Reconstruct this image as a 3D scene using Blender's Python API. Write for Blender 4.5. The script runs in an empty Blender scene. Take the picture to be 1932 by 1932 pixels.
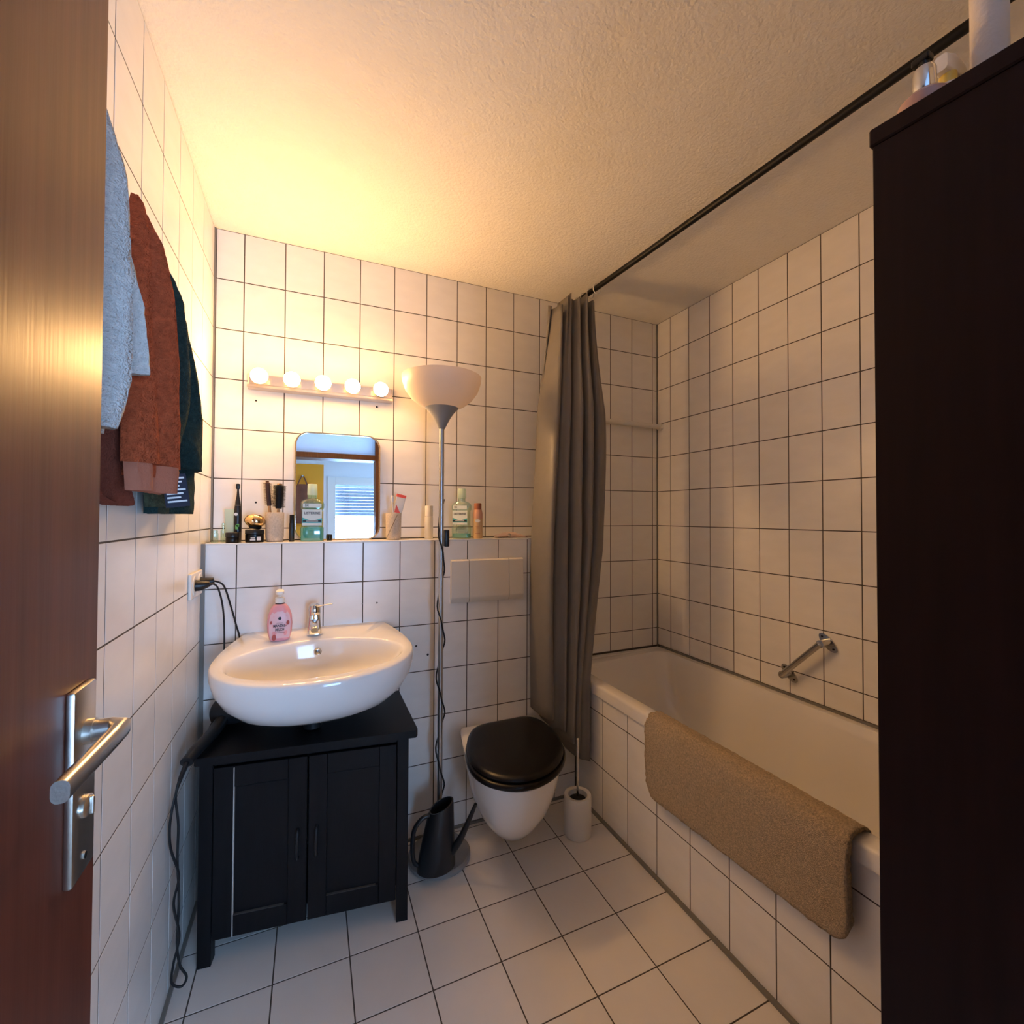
import bpy, bmesh, math, random
from mathutils import Vector, Matrix, noise

random.seed(7)
SC = bpy.context.scene
COL = SC.collection
PI = math.pi

# ------------------------------------------------------------------ camera, world, light, exposure
CAM = (0.3665, -2.126, 1.3816)
YAW, PITCH, ROLL, FPX, U0, V0 = .4152, .0162, .0033, 858.84, 967.96, 959.78
cam_data = bpy.data.cameras.new('camera')
cam = bpy.data.objects.new('camera', cam_data)
COL.objects.link(cam)
cam_data.sensor_width = 36.0
cam_data.lens = FPX / 1932 * 36
cam_data.shift_x = -(U0 - 966) / 1932
cam_data.shift_y = (V0 - 966) / 1932
cam_data.clip_start = 0.01
cam.matrix_world = (Matrix.Translation(CAM) @ Matrix.Rotation(-YAW, 4, 'Z')
                    @ Matrix.Rotation(PI / 2 + PITCH, 4, 'X') @ Matrix.Rotation(ROLL, 4, 'Z'))
SC.camera = cam

world = bpy.data.worlds.new('daylight_sky')
SC.world = world
world.use_nodes = True
bg = world.node_tree.nodes['Background']
bg.inputs[0].default_value = (0.42, 0.66, 1.0, 1)
bg.inputs[1].default_value = 7.0

ld = bpy.data.lights.new('window_daylight', 'AREA')
ld.shape = 'RECTANGLE'
ld.size, ld.size_y = 2.0, 1.9
ld.energy = 215
ld.color = (0.31, 0.57, 1.0)
lo = bpy.data.objects.new('window_daylight', ld)
COL.objects.link(lo)
lo.location = (1.45, -5.0, 1.25)
lo.rotation_euler = (PI / 2, 0, 0)

SC.view_settings.view_transform = 'Standard'
SC.view_settings.look = 'None'
SC.view_settings.gamma = 1.0
SC.view_settings.use_curve_mapping = False
SC.view_settings.exposure = 0.42
BULB_STRENGTH = 178.0
SC.cycles.max_bounces = 8
SC.cycles.diffuse_bounces = 7
SC.cycles.glossy_bounces = 4
SC.cycles.transmission_bounces = 7
SC.cycles.adaptive_threshold = 0.04
SC.cycles.caustics_refractive = False

# ------------------------------------------------------------------ room dimensions (metres)
CEIL, XR, YL, LEDGE = 2.5275, 2.24, -0.157, 1.277
XT, RIM = 1.584, 0.605
YF = -2.30            # front wall (door wall)


# ------------------------------------------------------------------ materials
def srgb(r, g, b):
    def c(v):
        v /= 255
        return v / 12.92 if v <= .04045 else ((v + .055) / 1.055) ** 2.4
    return (c(r), c(g), c(b))


MATS = {}


def mat(name, col, rough=.5, metal=0., var=0., vscale=8., bump=0., bscale=60., trans=0., ior=1.45, emit=None,
        estr=0., coat=0., sheen=0., rand=0., alpha=1., stretch=None, spec=.5, sss=0.):
    if name in MATS:
        return MATS[name]
    m = bpy.data.materials.new(name)
    m.use_nodes = True
    nt = m.node_tree
    n, l = nt.nodes, nt.links
    p = n['Principled BSDF']
    p.inputs['Base Color'].default_value = (*col, 1)
    p.inputs['Roughness'].default_value = rough
    p.inputs['Metallic'].default_value = metal
    p.inputs['IOR'].default_value = ior
    p.inputs['Transmission Weight'].default_value = trans
    p.inputs['Coat Weight'].default_value = coat
    p.inputs['Sheen Weight'].default_value = sheen
    p.inputs['Specular IOR Level'].default_value = spec
    p.inputs['Alpha'].default_value = alpha
    if sss:
        p.inputs['Subsurface Weight'].default_value = sss
        p.inputs['Subsurface Radius'].default_value = (.02, .015, .01)
    if emit:
        p.inputs['Emission Color'].default_value = (*emit, 1)
        p.inputs['Emission Strength'].default_value = estr
    tc = n.new('ShaderNodeTexCoord')
    src = tc.outputs['Object']
    if stretch:
        mp = n.new('ShaderNodeMapping')
        mp.inputs['Scale'].default_value = stretch
        l.new(src, mp.inputs['Vector'])
        src = mp.outputs['Vector']
    if rand or var:
        nz = n.new('ShaderNodeTexNoise')
        nz.inputs['Scale'].default_value = vscale
        nz.inputs['Detail'].default_value = 6
        l.new(src, nz.inputs['Vector'])
        if rand:
            oi = n.new('ShaderNodeObjectInfo')
            ad = n.new('ShaderNodeVectorMath')
            ad.operation = 'ADD'
            sc_ = n.new('ShaderNodeVectorMath')
            sc_.operation = 'SCALE'
            sc_.inputs['Scale'].default_value = 37.
            l.new(oi.outputs['Random'], sc_.inputs[0])
            l.new(src, ad.inputs[0])
            l.new(sc_.outputs[0], ad.inputs[1])
            l.new(ad.outputs[0], nz.inputs['Vector'])
        mr = n.new('ShaderNodeMapRange')
        mr.inputs['From Min'].default_value = .3
        mr.inputs['From Max'].default_value = .7
        mr.inputs['To Min'].default_value = 1 - var
        mr.inputs['To Max'].default_value = 1 + var * .6
        l.new(nz.outputs['Fac'], mr.inputs['Value'])
        fac = mr.outputs['Result']
        if rand:
            m2 = n.new('ShaderNodeMapRange')
            m2.inputs['To Min'].default_value = 1 - rand
            m2.inputs['To Max'].default_value = 1 + rand
            l.new(oi.outputs['Random'], m2.inputs['Value'])
            mu = n.new('ShaderNodeMath')
            mu.operation = 'MULTIPLY'
            l.new(fac, mu.inputs[0])
            l.new(m2.outputs['Result'], mu.inputs[1])
            fac = mu.outputs[0]
        vm = n.new('ShaderNodeVectorMath')
        vm.operation = 'SCALE'
        vm.inputs[0].default_value = col
        l.new(fac, vm.inputs['Scale'])
        l.new(vm.outputs[0], p.inputs['Base Color'])
    if bump:
        nb = n.new('ShaderNodeTexNoise')
        nb.inputs['Scale'].default_value = bscale
        nb.inputs['Detail'].default_value = 4
        l.new(src, nb.inputs['Vector'])
        bp = n.new('ShaderNodeBump')
        bp.inputs['Strength'].default_value = bump
        bp.inputs['Distance'].default_value = .01
        l.new(nb.outputs['Fac'], bp.inputs['Height'])
        l.new(bp.outputs[0], p.inputs['Normal'])
    MATS[name] = m
    return m


def thin_glass(name, col, frosted=False, gloss=.05):
    m = bpy.data.materials.new(name)
    m.use_nodes = True
    n, l = m.node_tree.nodes, m.node_tree.links
    n.remove(n['Principled BSDF'])
    a = n.new('ShaderNodeBsdfTranslucent' if frosted else 'ShaderNodeBsdfTransparent')
    a.inputs['Color'].default_value = (*col, 1)
    b = n.new('ShaderNodeBsdfGlossy')
    b.inputs['Roughness'].default_value = .35 if frosted else .02
    mx = n.new('ShaderNodeMixShader')
    mx.inputs[0].default_value = .12 if frosted else gloss
    l.new(a.outputs[0], mx.inputs[1])
    l.new(b.outputs[0], mx.inputs[2])
    l.new(mx.outputs[0], n['Material Output'].inputs[0])
    if frosted:
        wv = n.new('ShaderNodeTexWave')
        wv.bands_direction = 'Z'
        wv.inputs['Scale'].default_value = 14
        wv.inputs['Distortion'].default_value = 6
        bp = n.new('ShaderNodeBump')
        bp.inputs['Strength'].default_value = .3
        l.new(wv.outputs['Fac'], bp.inputs['Height'])
        l.new(bp.outputs[0], a.inputs['Normal'])
    MATS[name] = m
    return m


def opal(name, col):
    m = bpy.data.materials.new(name)
    m.use_nodes = True
    n, l = m.node_tree.nodes, m.node_tree.links
    p = n['Principled BSDF']
    p.inputs['Base Color'].default_value = (*col, 1)
    p.inputs['Roughness'].default_value = .35
    a = n.new('ShaderNodeBsdfTranslucent')
    a.inputs['Color'].default_value = (*col, 1)
    mx = n.new('ShaderNodeMixShader')
    mx.inputs[0].default_value = .5
    l.new(p.outputs[0], mx.inputs[1])
    l.new(a.outputs[0], mx.inputs[2])
    l.new(mx.outputs[0], n['Material Output'].inputs[0])
    MATS[name] = m
    return m


M_TILE = mat('wall_tile_glaze', (.865, .835, .785), .22, var=.035, vscale=9, rand=.02, stretch=(1, 2.2, 1))
M_FTILE = mat('floor_tile_glaze', (.79, .745, .69), .36, var=.04, vscale=6, rand=.025)
M_GROUT = mat('dark_grout', (.085, .07, .055), .9, var=.2, vscale=30)
M_SILICONE = mat('grey_silicone', (.20, .19, .17), .5)
M_CEIL = mat('ceiling_plaster', (.88, .85, .79), .9, bump=.38, bscale=105, var=.02, vscale=15)
M_PAINT = mat('white_wall_paint', (.80, .80, .80), .8, bump=.1, bscale=120)
M_OCHRE = mat('ochre_wall_paint', (.88, .36, .025), .8, bump=.1, bscale=120)
M_HALLFLOOR = mat('hall_floor_wood', (.30, .20, .12), .5, var=.2, vscale=12, stretch=(1, 8, 1))
M_DOOR = mat('red_brown_wood_veneer', (.130, .036, .020), .38, spec=.32, var=.22, vscale=5, stretch=(9, 9, .4), bump=.025, bscale=14)
M_JAMB = mat('door_frame_wood', (.20, .085, .045), .4, var=.2, vscale=9, stretch=(12, 12, 1))
M_ALU = mat('brushed_aluminium', (.60, .57, .52), .32, 1.0, bump=.03, bscale=300)
M_CHROME = mat('polished_chrome', (.78, .77, .75), .10, 1.0)
M_CHROME_DULL = mat('dull_chrome', (.56, .55, .53), .22, 1.0)
M_DARKWOOD = mat('very_dark_brown_laminate', (.0150, .0055, .0058), .55, spec=.22, var=.25, vscale=6, stretch=(10, 10, .6))
M_BLACKWOOD = mat('black_stained_wood', (.0042, .0040, .0052), .42, var=.3, vscale=8, stretch=(9, 9, .8), bump=.04, bscale=40, spec=.28)
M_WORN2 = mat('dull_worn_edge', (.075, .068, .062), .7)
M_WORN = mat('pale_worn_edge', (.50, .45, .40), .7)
M_CERAMIC = mat('white_ceramic', (.83, .82, .80), .10, coat=.3)
M_TUB = mat('bathtub_enamel', (.80, .765, .71), .16, coat=.2)
M_WHITEPL = mat('white_plastic', (.80, .77, .71), .35)
M_FLUSH = mat('cream_plastic', (.76, .71, .62), .3)
M_FROSTGLASS = thin_glass('ribbed_frosted_glass', (.82, .88, .95), True)
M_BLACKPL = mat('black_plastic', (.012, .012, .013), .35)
M_BLACKGL = mat('black_gloss_lacquer', (.006, .005, .005), .30, spec=.3)
M_CABLE = mat('black_cable_rubber', (.008, .008, .009), .55)
M_CURTAIN = mat('grey_brown_curtain_fabric', (.20, .182, .165), .45, var=.05, vscale=20)
M_BLACKMETAL = mat('black_metal_rod', (.012, .011, .011), .45, .4)
M_MAT = mat('beige_terry_mat', (.72, .56, .38), .95, var=.30, vscale=190, bump=1.0, bscale=420, spec=.1)
M_TWHITE = mat('white_terry_cloth', (.70, .69, .67), .95, var=.14, vscale=110, bump=1.0, bscale=320, spec=.1)
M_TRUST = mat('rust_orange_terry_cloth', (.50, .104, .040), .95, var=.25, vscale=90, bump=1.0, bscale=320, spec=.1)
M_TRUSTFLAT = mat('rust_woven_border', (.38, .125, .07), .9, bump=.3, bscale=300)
M_TRUSTDARK = mat('dark_rust_weave', (.20, .042, .02), .95, bump=.5, bscale=300)  # darker rust, used on the lower inner drape
M_TGREEN = mat('dark_green_terry_cloth', (.026, .054, .054), .95, var=.25, vscale=90, bump=1.0, bscale=320, spec=.1)
M_TGREENL = mat('moss_green_terry_side', (.075, .085, .045), .95, var=.3, vscale=80, bump=1.0, bscale=320)
M_TAG = mat('dark_navy_tag', (.012, .014, .03), .7)
M_PRINTW = mat('white_print', (.75, .73, .70), .6)
M_PRINTK = mat('black_print', (.01, .012, .02), .5)
M_MIRROR = mat('mirror_silver', (.90, .92, .93), .0, 1.0)
M_GOLDFRAME = mat('pale_gold_frame', (.72, .58, .36), .25, .8)
M_BARMETAL = mat('satin_warm_metal', (.72, .62, .52), .28, .85)
M_BULB = mat('glowing_warm_bulb', (1, .9, .75), .3, emit=(1.0, .555, .205), estr=BULB_STRENGTH)
M_OPAL = opal('opal_plastic_shade', (.88, .80, .70))
M_GREYPL = mat('silver_grey_plastic', (.30, .30, .30), .38, .35)
M_STEELPOLE = mat('satin_steel_pole', (.50, .50, .50), .28, .9)
M_STONE = mat('speckled_beige_stoneware', (.56, .47, .37), .8, var=.16, vscale=180, bump=.1, bscale=150)
M_CLEAR = thin_glass('clear_plastic', (.76, .90, .85), gloss=.16)
M_FROST = opal('frosted_pale_green_plastic', (.74, .86, .76))
M_TEAL = opal('teal_mouthwash', (.22, .66, .66))
M_TEALP = mat('teal_print', (.05, .34, .36), .4)
M_LABELW = mat('pale_label_paper', (.62, .70, .68), .4)
M_PINK = mat('pink_soap_plastic', (.78, .36, .40), .22)
M_PINKLAB = mat('pale_pink_label', (.74, .50, .56), .35)
M_ROSE = mat('rose_brown_print', (.42, .10, .10), .5)
M_GOLD = mat('polished_gold', (.83, .58, .30), .08, 1.0)
M_BRISTLE = mat('black_bristles', (.010, .010, .010), .7)
M_BROWNB = mat('brown_bristles', (.09, .04, .03), .7)
M_WOOD = mat('light_handle_wood', (.55, .30, .12), .5)
M_GREENP = mat('green_print', (.15, .42, .08), .5)
M_REDP = mat('red_print', (.75, .10, .07), .45)
M_CAN = mat('tan_spray_can', (.62, .42, .22), .35)
M_CANP = mat('rose_tan_can_top', (.62, .33, .22), .35)
M_CAP = mat('copper_brown_cap', (.36, .12, .055), .35)
M_POUCH = mat('pale_pink_pouch', (.75, .55, .45), .4)
M_WATERCAN = mat('charcoal_plastic_can', (.016, .018, .021), .32, bump=.02, bscale=40)
M_HOLE = mat('drill_hole_dark', (.015, .013, .012), .9)
M_PINKBOT = mat('pale_rose_plastic', (.58, .36, .30), .3)
M_SHUTTER = mat('grey_blue_shutter_slat', (.26, .32, .42), .5)
M_BAG = mat('brown_red_leather', (.20, .06, .025), .6, var=.3, vscale=10)
M_GLASS = thin_glass('window_glass', (1, 1, 1))
M_SPONGE = mat('white_paper_roll', (.78, .72, .66), .8, bump=.15, bscale=120)
M_YELLOW = mat('yellow_plastic', (.72, .55, .12), .4)


# ------------------------------------------------------------------ mesh helpers
class Geo:
    def __init__(s):
        s.V, s.F = [], []

    def add(s, V, F, mtx=None):
        b = len(s.V)
        for v in V:
            s.V.append(tuple(mtx @ Vector(v)) if mtx else tuple(v))
        s.F += [tuple(i + b for i in f) for f in F]
        return s

    def mesh(s, name, smooth=False, angle=38):
        me = bpy.data.meshes.new(name)
        me.from_pydata(s.V, [], s.F)
        bm = bmesh.new()
        bm.from_mesh(me)
        bmesh.ops.recalc_face_normals(bm, faces=bm.faces)
        bm.to_mesh(me)
        bm.free()
        if smooth:
            me.shade_smooth()
            me.set_sharp_from_angle(angle=math.radians(angle))
        return me


def box(x0, x1, y0, y1, z0, z1, bev=0., seg=2):
    bm = bmesh.new()
    bmesh.ops.create_cube(bm, size=1)
    for v in bm.verts:
        v.co = ((x0 + x1) / 2 + v.co.x * (x1 - x0), (y0 + y1) / 2 + v.co.y * (y1 - y0), (z0 + z1) / 2 + v.co.z * (z1 - z0))
    if bev:
        bmesh.ops.bevel(bm, geom=bm.edges[:], offset=bev, segments=seg, affect='EDGES', profile=.5)
    bm.verts.index_update()
    V = [tuple(v.co) for v in bm.verts]
    F = [tuple(v.index for v in f.verts) for f in bm.faces]
    bm.free()
    return V, F


def loft(rings, cap0=True, cap1=True, closed=True):
    n = len(rings[0])
    V = [tuple(p) for r in rings for p in r]
    F = []
    for i in range(len(rings) - 1):
        for j in range(n if closed else n - 1):
            k = (j + 1) % n
            F.append((i * n + j, i * n + k, (i + 1) * n + k, (i + 1) * n + j))
    if cap0:
        F.append(tuple(range(n - 1, -1, -1)))
    if cap1:
        F.append(tuple((len(rings) - 1) * n + j for j in range(n)))
    return V, F


def lathe(prof, n=28, cx=0., cy=0., sx=1., sy=1., cap0=True, cap1=True):
    rings = []
    for r, z in prof:
        rings.append([(cx + sx * max(r, 1e-4) * math.cos(2 * PI * k / n), cy + sy * max(r, 1e-4) * math.sin(2 * PI * k / n), z)
                      for k in range(n)])
    return loft(rings, cap0, cap1)


def smooth_path(pts, sub=8):
    pts = [Vector(p) for p in pts]
    out = []
    for i in range(len(pts) - 1):
        p0, p1, p2, p3 = pts[max(i - 1, 0)], pts[i], pts[i + 1], pts[min(i + 2, len(pts) - 1)]
        for s in range(sub):
            t = s / sub
            out.append(.5 * ((2 * p1) + (p2 - p0) * t + (2 * p0 - 5 * p1 + 4 * p2 - p3) * t * t
                             + (3 * p1 - p0 - 3 * p2 + p3) * t ** 3))
    out.append(pts[-1])
    return out


def tube(path, r, n=10, flat=1.):
    path = [Vector(p) for p in path]
    rings = []
    up = None
    for i, p in enumerate(path):
        a, b = path[max(i - 1, 0)], path[min(i + 1, len(path) - 1)]
        t = (b - a).normalized()
        if up is None:
            up = Vector((0, 0, 1)) if abs(t.z) < .9 else Vector((1, 0, 0))
        side = t.cross(up).normalized()
        up = side.cross(t).normalized()
        rr = r[i] if isinstance(r, (list, tuple)) else r
        rings.append([p + (side * math.cos(2 * PI * k / n) + up * math.sin(2 * PI * k / n) * flat) * rr for k in range(n)])
    return loft(rings)


def prism(poly, z0, z1):
    return loft([[(x, y, z0) for x, y in poly], [(x, y, z1) for x, y in poly]])


def rrect(w, d, r, n=5, cx=0., cy=0.):
    pts = []
    r = min(r, w / 2 - 1e-4, d / 2 - 1e-4)
    for q, (sx, sy) in enumerate([(1, 1), (-1, 1), (-1, -1), (1, -1)]):
        for k in range(n + 1):
            a = PI / 2 * (q + k / n)
            pts.append((cx + sx * (w / 2 - r) + r * math.cos(a), cy + sy * (d / 2 - r) + r * math.sin(a)))
    return pts


def rod_to(p, q):
    p, q = Vector(p), Vector(q)
    d = q - p
    return Matrix.Translation(p) @ d.to_track_quat('Z', 'Y').to_matrix().to_4x4(), d.length


def G(*parts):
    g = Geo()
    for p in parts:
        g.add(*p)
    return g


def obj(name, geo, m, parent=None, smooth=False, angle=38, loc=None, rot=None):
    me = geo.mesh(name, smooth, angle) if isinstance(geo, Geo) else geo
    if not me.materials:
        me.materials.append(m)
    o = bpy.data.objects.new(name, me)
    COL.objects.link(o)
    if parent is not None:
        o.parent = parent
    if loc:
        o.location = loc
    if rot:
        o.rotation_euler = rot
    return o


def tag(o, label, cat, group=None):
    o['label'] = label
    o['category'] = cat
    if group:
        o['group'] = group
    return o


def thing(name, label, cat, loc=(0, 0, 0), rotz=0., group=None, rot=None):
    o = bpy.data.objects.new(name, None)
    o.empty_display_size = .05
    COL.objects.link(o)
    o.location = loc
    o.rotation_euler = rot or (0, 0, rotz)
    return tag(o, label, cat, group)


def struct(name, geo, m, label=None):
    o = obj(name, geo, m)
    o['kind'] = 'structure'
    if label:
        o['label'] = label
    return o


def text(name, s, size, m, parent, loc, rot, width=None):
    cu = bpy.data.curves.new(name, 'FONT')
    cu.body = s
    cu.size = size
    cu.align_x = 'CENTER'
    cu.align_y = 'CENTER'
    cu.extrude = .0002
    cu.offset = .0003
    tmp = bpy.data.objects.new(name, cu)
    COL.objects.link(tmp)
    bpy.context.view_layer.update()
    me = bpy.data.meshes.new_from_object(tmp.evaluated_get(bpy.context.evaluated_depsgraph_get()))
    bpy.data.objects.remove(tmp)
    if width:
        xs = [v.co.x for v in me.vertices]
        k = width / (max(xs) - min(xs))
        for v in me.vertices:
            v.co.x *= k
    me.name = name
    me.materials.clear()
    return obj(name, me, m, parent, loc=loc, rot=rot)


# ------------------------------------------------------------------ tiled surfaces
TILE_CACHE = {}


def tile_mesh(w, h, m):
    key = (round(w, 4), round(h, 4), m.name)
    if key not in TILE_CACHE:
        g = Geo()
        a, b, c = w / 2, h / 2, .0005
        V = []
        for z, s in ((-.005, 0), (-.0003, 0), (0, c)):
            V += [(-a + s, -b + s, z), (a - s, -b + s, z), (a - s, b - s, z), (-a + s, b - s, z)]
        F = []
        for i in (0, 4):
            for j in range(4):
                k = (j + 1) % 4
                F.append((i + j, i + k, i + 4 + k, i + 4 + j))
        F.append((8, 9, 10, 11))
        g.add(V, F)
        me = g.mesh('tile')
        me.materials.append(m)
        TILE_CACHE[key] = me
    return TILE_CACHE[key]


def tile_plane(parent, origin, right, up, us, vs, m, grout=.004, skip=None):
    """tiles between consecutive grid lines us (along right) and vs (along up)"""
    right, up = Vector(right), Vector(up)
    nrm = right.cross(up)
    R = Matrix((right, up, nrm)).transposed().to_4x4()
    for i in range(len(us) - 1):
        for j in range(len(vs) - 1):
            w, h = us[i + 1] - us[i] - grout, vs[j + 1] - vs[j] - grout
            cu, cv = (us[i + 1] + us[i]) / 2, (vs[j + 1] + vs[j]) / 2
            if w < .006 or h < .006 or (skip and skip(cu, cv)):
                continue
            o = bpy.data.objects.new('tile', tile_mesh(w, h, m))
            COL.objects.link(o)
            o.parent = parent
            o.matrix_local = Matrix.Translation(Vector(origin) + right * cu + up * cv) @ R


def lines(start, step, lo, hi):
    out = [lo]
    k = math.ceil((lo - start) / step)
    while start + k * step < hi - .012:
        if start + k * step > lo + .012:
            out.append(start + k * step)
        k += 1
    return out + [hi]


# ------------------------------------------------------------------ the setting
E_ = .0006   # grout recess
floor = struct('floor', G(box(-.1, XR + .1, YF - .12, .1, -.12, -E_)), M_GROUT)
tile_plane(floor, (0, 0, 0), (1, 0, 0), (0, 1, 0), [.004, .0571] + [.0571 + .2150 * k for k in range(1, 7)] + [XT], lines(-.5954, .2055, YF + .01, YL - .002), M_FTILE)
ceiling = struct('ceiling', G(box(-.15, XR + .15, YF - .12, .15, CEIL, CEIL + .12)), M_CEIL)
wall_back = struct('wall_back', G(box(-.1, XR + .1, E_, .13, 0, CEIL)), M_GROUT)
ROW = 2.3281
rows_hi = lines(ROW, .2, LEDGE + .002, CEIL)
back_cols = lines(.1039, .15, .006, XR - .004)
tile_plane(wall_back, (0, 0, 0), (1, 0, 0), (0, 0, 1), [x for x in back_cols if x < 1.61], rows_hi, M_TILE)
tile_plane(wall_back, (0, 0, 0), (1, 0, 0), (0, 0, 1), [x for x in back_cols if x > 1.58], lines(ROW, .2, RIM + .02, CEIL), M_TILE)
wall_left = struct('wall_left', G(box(-.12, -E_, YF - .0, .13, 0, CEIL)), M_GROUT)
tile_plane(wall_left, (0, 0, 0), (0, 1, 0), (0, 0, 1), lines(-.1923, .1604, YF + .005, -.004), lines(ROW, .2, .006, CEIL), M_TILE,
           skip=lambda u, v: u < -1.95)
wall_right = struct('wall_right', G(box(XR + E_, XR + .13, YF, .13, 0, CEIL)), M_GROUT)
tile_plane(wall_right, (XR, 0, 0), (0, -1, 0), (0, 0, 1), lines(.108, .1413, .004, -YF - .005), lines(ROW, .2, RIM + .024, CEIL), M_TILE)
# installation ledge in front of the back wall
wall_ledge = struct('wall_ledge', G(box(0, XT - E_, YL + E_, -.0, 0, LEDGE - E_)), M_GROUT, 'tiled half-height ledge wall behind basin and toilet')
led_cols = lines(.1097, .15, .006, XT - .006)
tile_plane(wall_ledge, (0, YL, 0), (1, 0, 0), (0, 0, 1), led_cols, [.006, .1099, .3099, .5099, .7099, .9099, 1.1099, LEDGE - .004], M_TILE)
tile_plane(wall_ledge, (0, 0, LEDGE), (1, 0, 0), (0, 1, 0), led_cols, [YL + .001, -.002], M_TILE, grout=.003)
struct('trim_1', G(box(.004, XT - .004, YL - .0015, YL + .004, LEDGE - .006, LEDGE + .0006, .001, 1)), M_WHITEPL)
# silicone joints
struct('trim_2', G(box(-.0, .012, YL - .012, YL + .0, 0, LEDGE)), M_SILICONE)
struct('trim_3', G(box(.0, .010, YF, YL, .0, .010)), M_SILICONE)
struct('trim_4', G(box(.0, XT, YL - .010, YL, .0, .010)), M_SILICONE)
struct('trim_5', G(box(XT - .012, XT, YF, YL, 0, .012)), M_SILICONE)
struct('trim_6', G(box(XR - .006, XR, -.006, -.0, RIM, CEIL)), M_SILICONE)
struct('trim_7', G(box(0, .006, -.006, 0, LEDGE, CEIL)), M_SILICONE)
# front wall with the door opening
JX0, JX1, LINT = .075, .90, 2.045
wf = Geo()
wf.add(*box(-.12, JX0 - .05, YF - .12, YF, 0, CEIL))
wf.add(*box(JX1 + .07, XR + .13, YF - .12, YF, 0, CEIL))
wall_front = struct('wall_front', wf, M_PAINT)
tr = Geo()
tr.add(*box(JX0 - .05, JX0, YF - .13, YF + .012, 0, CEIL, .003))
tr.add(*box(JX1, JX1 + .07, YF - .13, YF + .012, 0, CEIL, .003))
tr.add(*box(JX0, JX1, YF - .13, YF + .012, LINT, LINT + .05, .003))
door_frame = struct('trim_8', tr, M_JAMB, 'brown wooden door frame seen in the mirror')
obj('transom_panel', G(box(JX0, JX1, YF - .08, YF - .03, LINT + .05, CEIL)), M_FROSTGLASS, door_frame)

# hallway behind the camera (seen in the mirror, lets the daylight in)
HY = -4.5
struct('floor_hall', G(box(-1.6, 3.1, HY - .1, YF - .12, -.12, 0)), M_HALLFLOOR)
struct('ceiling_hall', G(box(-1.6, 3.1, HY - .1, YF - .12, CEIL, CEIL + .12)), M_PAINT)
struct('wall_hall_left', G(box(-1.7, -1.6, HY - .1, YF, 0, CEIL)), M_PAINT)
struct('wall_hall_right', G(box(3.1, 3.2, HY - .1, YF, 0, CEIL)), M_PAINT)
struct('wall_hall_divider', G(box(-1.6, -.12, YF - .12, YF, 0, CEIL), box(XR + .13, 3.1, YF - .12, YF, 0, CEIL)), M_PAINT)
WX0, WX1, WZ0, WZ1 = .55, 2.35, .35, 2.20
wb = Geo()
wb.add(*box(-1.6, WX0, HY - .1, HY, 0, CEIL))
wb.add(*box(WX1, 3.1, HY - .1, HY, 0, CEIL))
wb.add(*box(WX0, WX1, HY - .1, HY, WZ1, CEIL))
wb.add(*box(WX0, WX1, HY - .1, HY, 0, WZ0))
wall_hall = struct('wall_hall_back', wb, M_PAINT)
struct('wall_hall_ochre', G(box(-1.6, .50, HY, HY + .02, 0, 2.36)), M_OCHRE, 'ochre yellow painted wall panel seen in the mirror')
win = Geo()
FW = .10
win.add(*box(WX0, WX0 + FW, HY - .06, HY + .03, WZ0, WZ1, .004))
win.add(*box(WX1 - FW, WX1, HY - .06, HY + .03, WZ0, WZ1, .004))
win.add(*box(WX0 + FW, WX1 - FW, HY - .06, HY + .03, WZ1 - FW, WZ1, .004))
win.add(*box(WX0 + FW, WX1 - FW, HY - .06, HY + .03, WZ0, WZ0 + FW, .004))
window = struct('window_1', win, M_WHITEPL)
obj('pane', G(box(WX0 + FW, WX1 - FW, HY - .02, HY - .016, WZ0 + FW, WZ1 - FW)), M_GLASS, window)
obj('window_handle', G(box(WX0 + .04, WX0 + .06, HY + .03, HY + .06, 1.25, 1.40, .005)), M_WHITEPL, window)
z = WZ1 - FW + .02
k = 0
while z > WZ0 + .05:
    gap = .0018 if k < 9 else (.02 if k < 10 else .058)
    h = .042 if k < 10 else .010
    obj('shutter_slat', G(box(WX0 + .06, WX1 - .06, HY - .13, HY - .118, z - h, z, .002, 1)), M_SHUTTER, window)
    z -= h + gap
    k += 1

# ------------------------------------------------------------------ bathtub block
cols_ap = [.160, .3827, .5612, .7376, .905, 1.0688, 1.2278, 1.3765, 1.53, 1.68, 1.83, 1.98, 2.13, 2.295]
apron = struct('wall_apron', G(box(XT + E_, XT + .03, YF, YL, 0, RIM - .05), ), M_GROUT, 'white tiled front of the bathtub block')
tile_plane(apron, (XT, 0, 0), (0, -1, 0), (0, 0, 1), cols_ap, [.006, .235, .475, RIM - .052], M_TILE)
# narrow tiled shelf strip between back wall and tub
struct('trim_9', G(box(XT + .002, XR, -.035, -.001, 0, RIM + .012, .002, 1)), M_TILE)
tub = thing('bathtub', 'white enamel bathtub set behind tiled apron along right wall', 'bathtub', (0, 0, 0))
N = 72


def tub_ring(x0, x1, y0, y1, r, z):
    pts = rrect(x1 - x0, y1 - y0, r, 17, (x0 + x1) / 2, (y0 + y1) / 2)
    return [(x, y, z) for x, y in pts]


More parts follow.
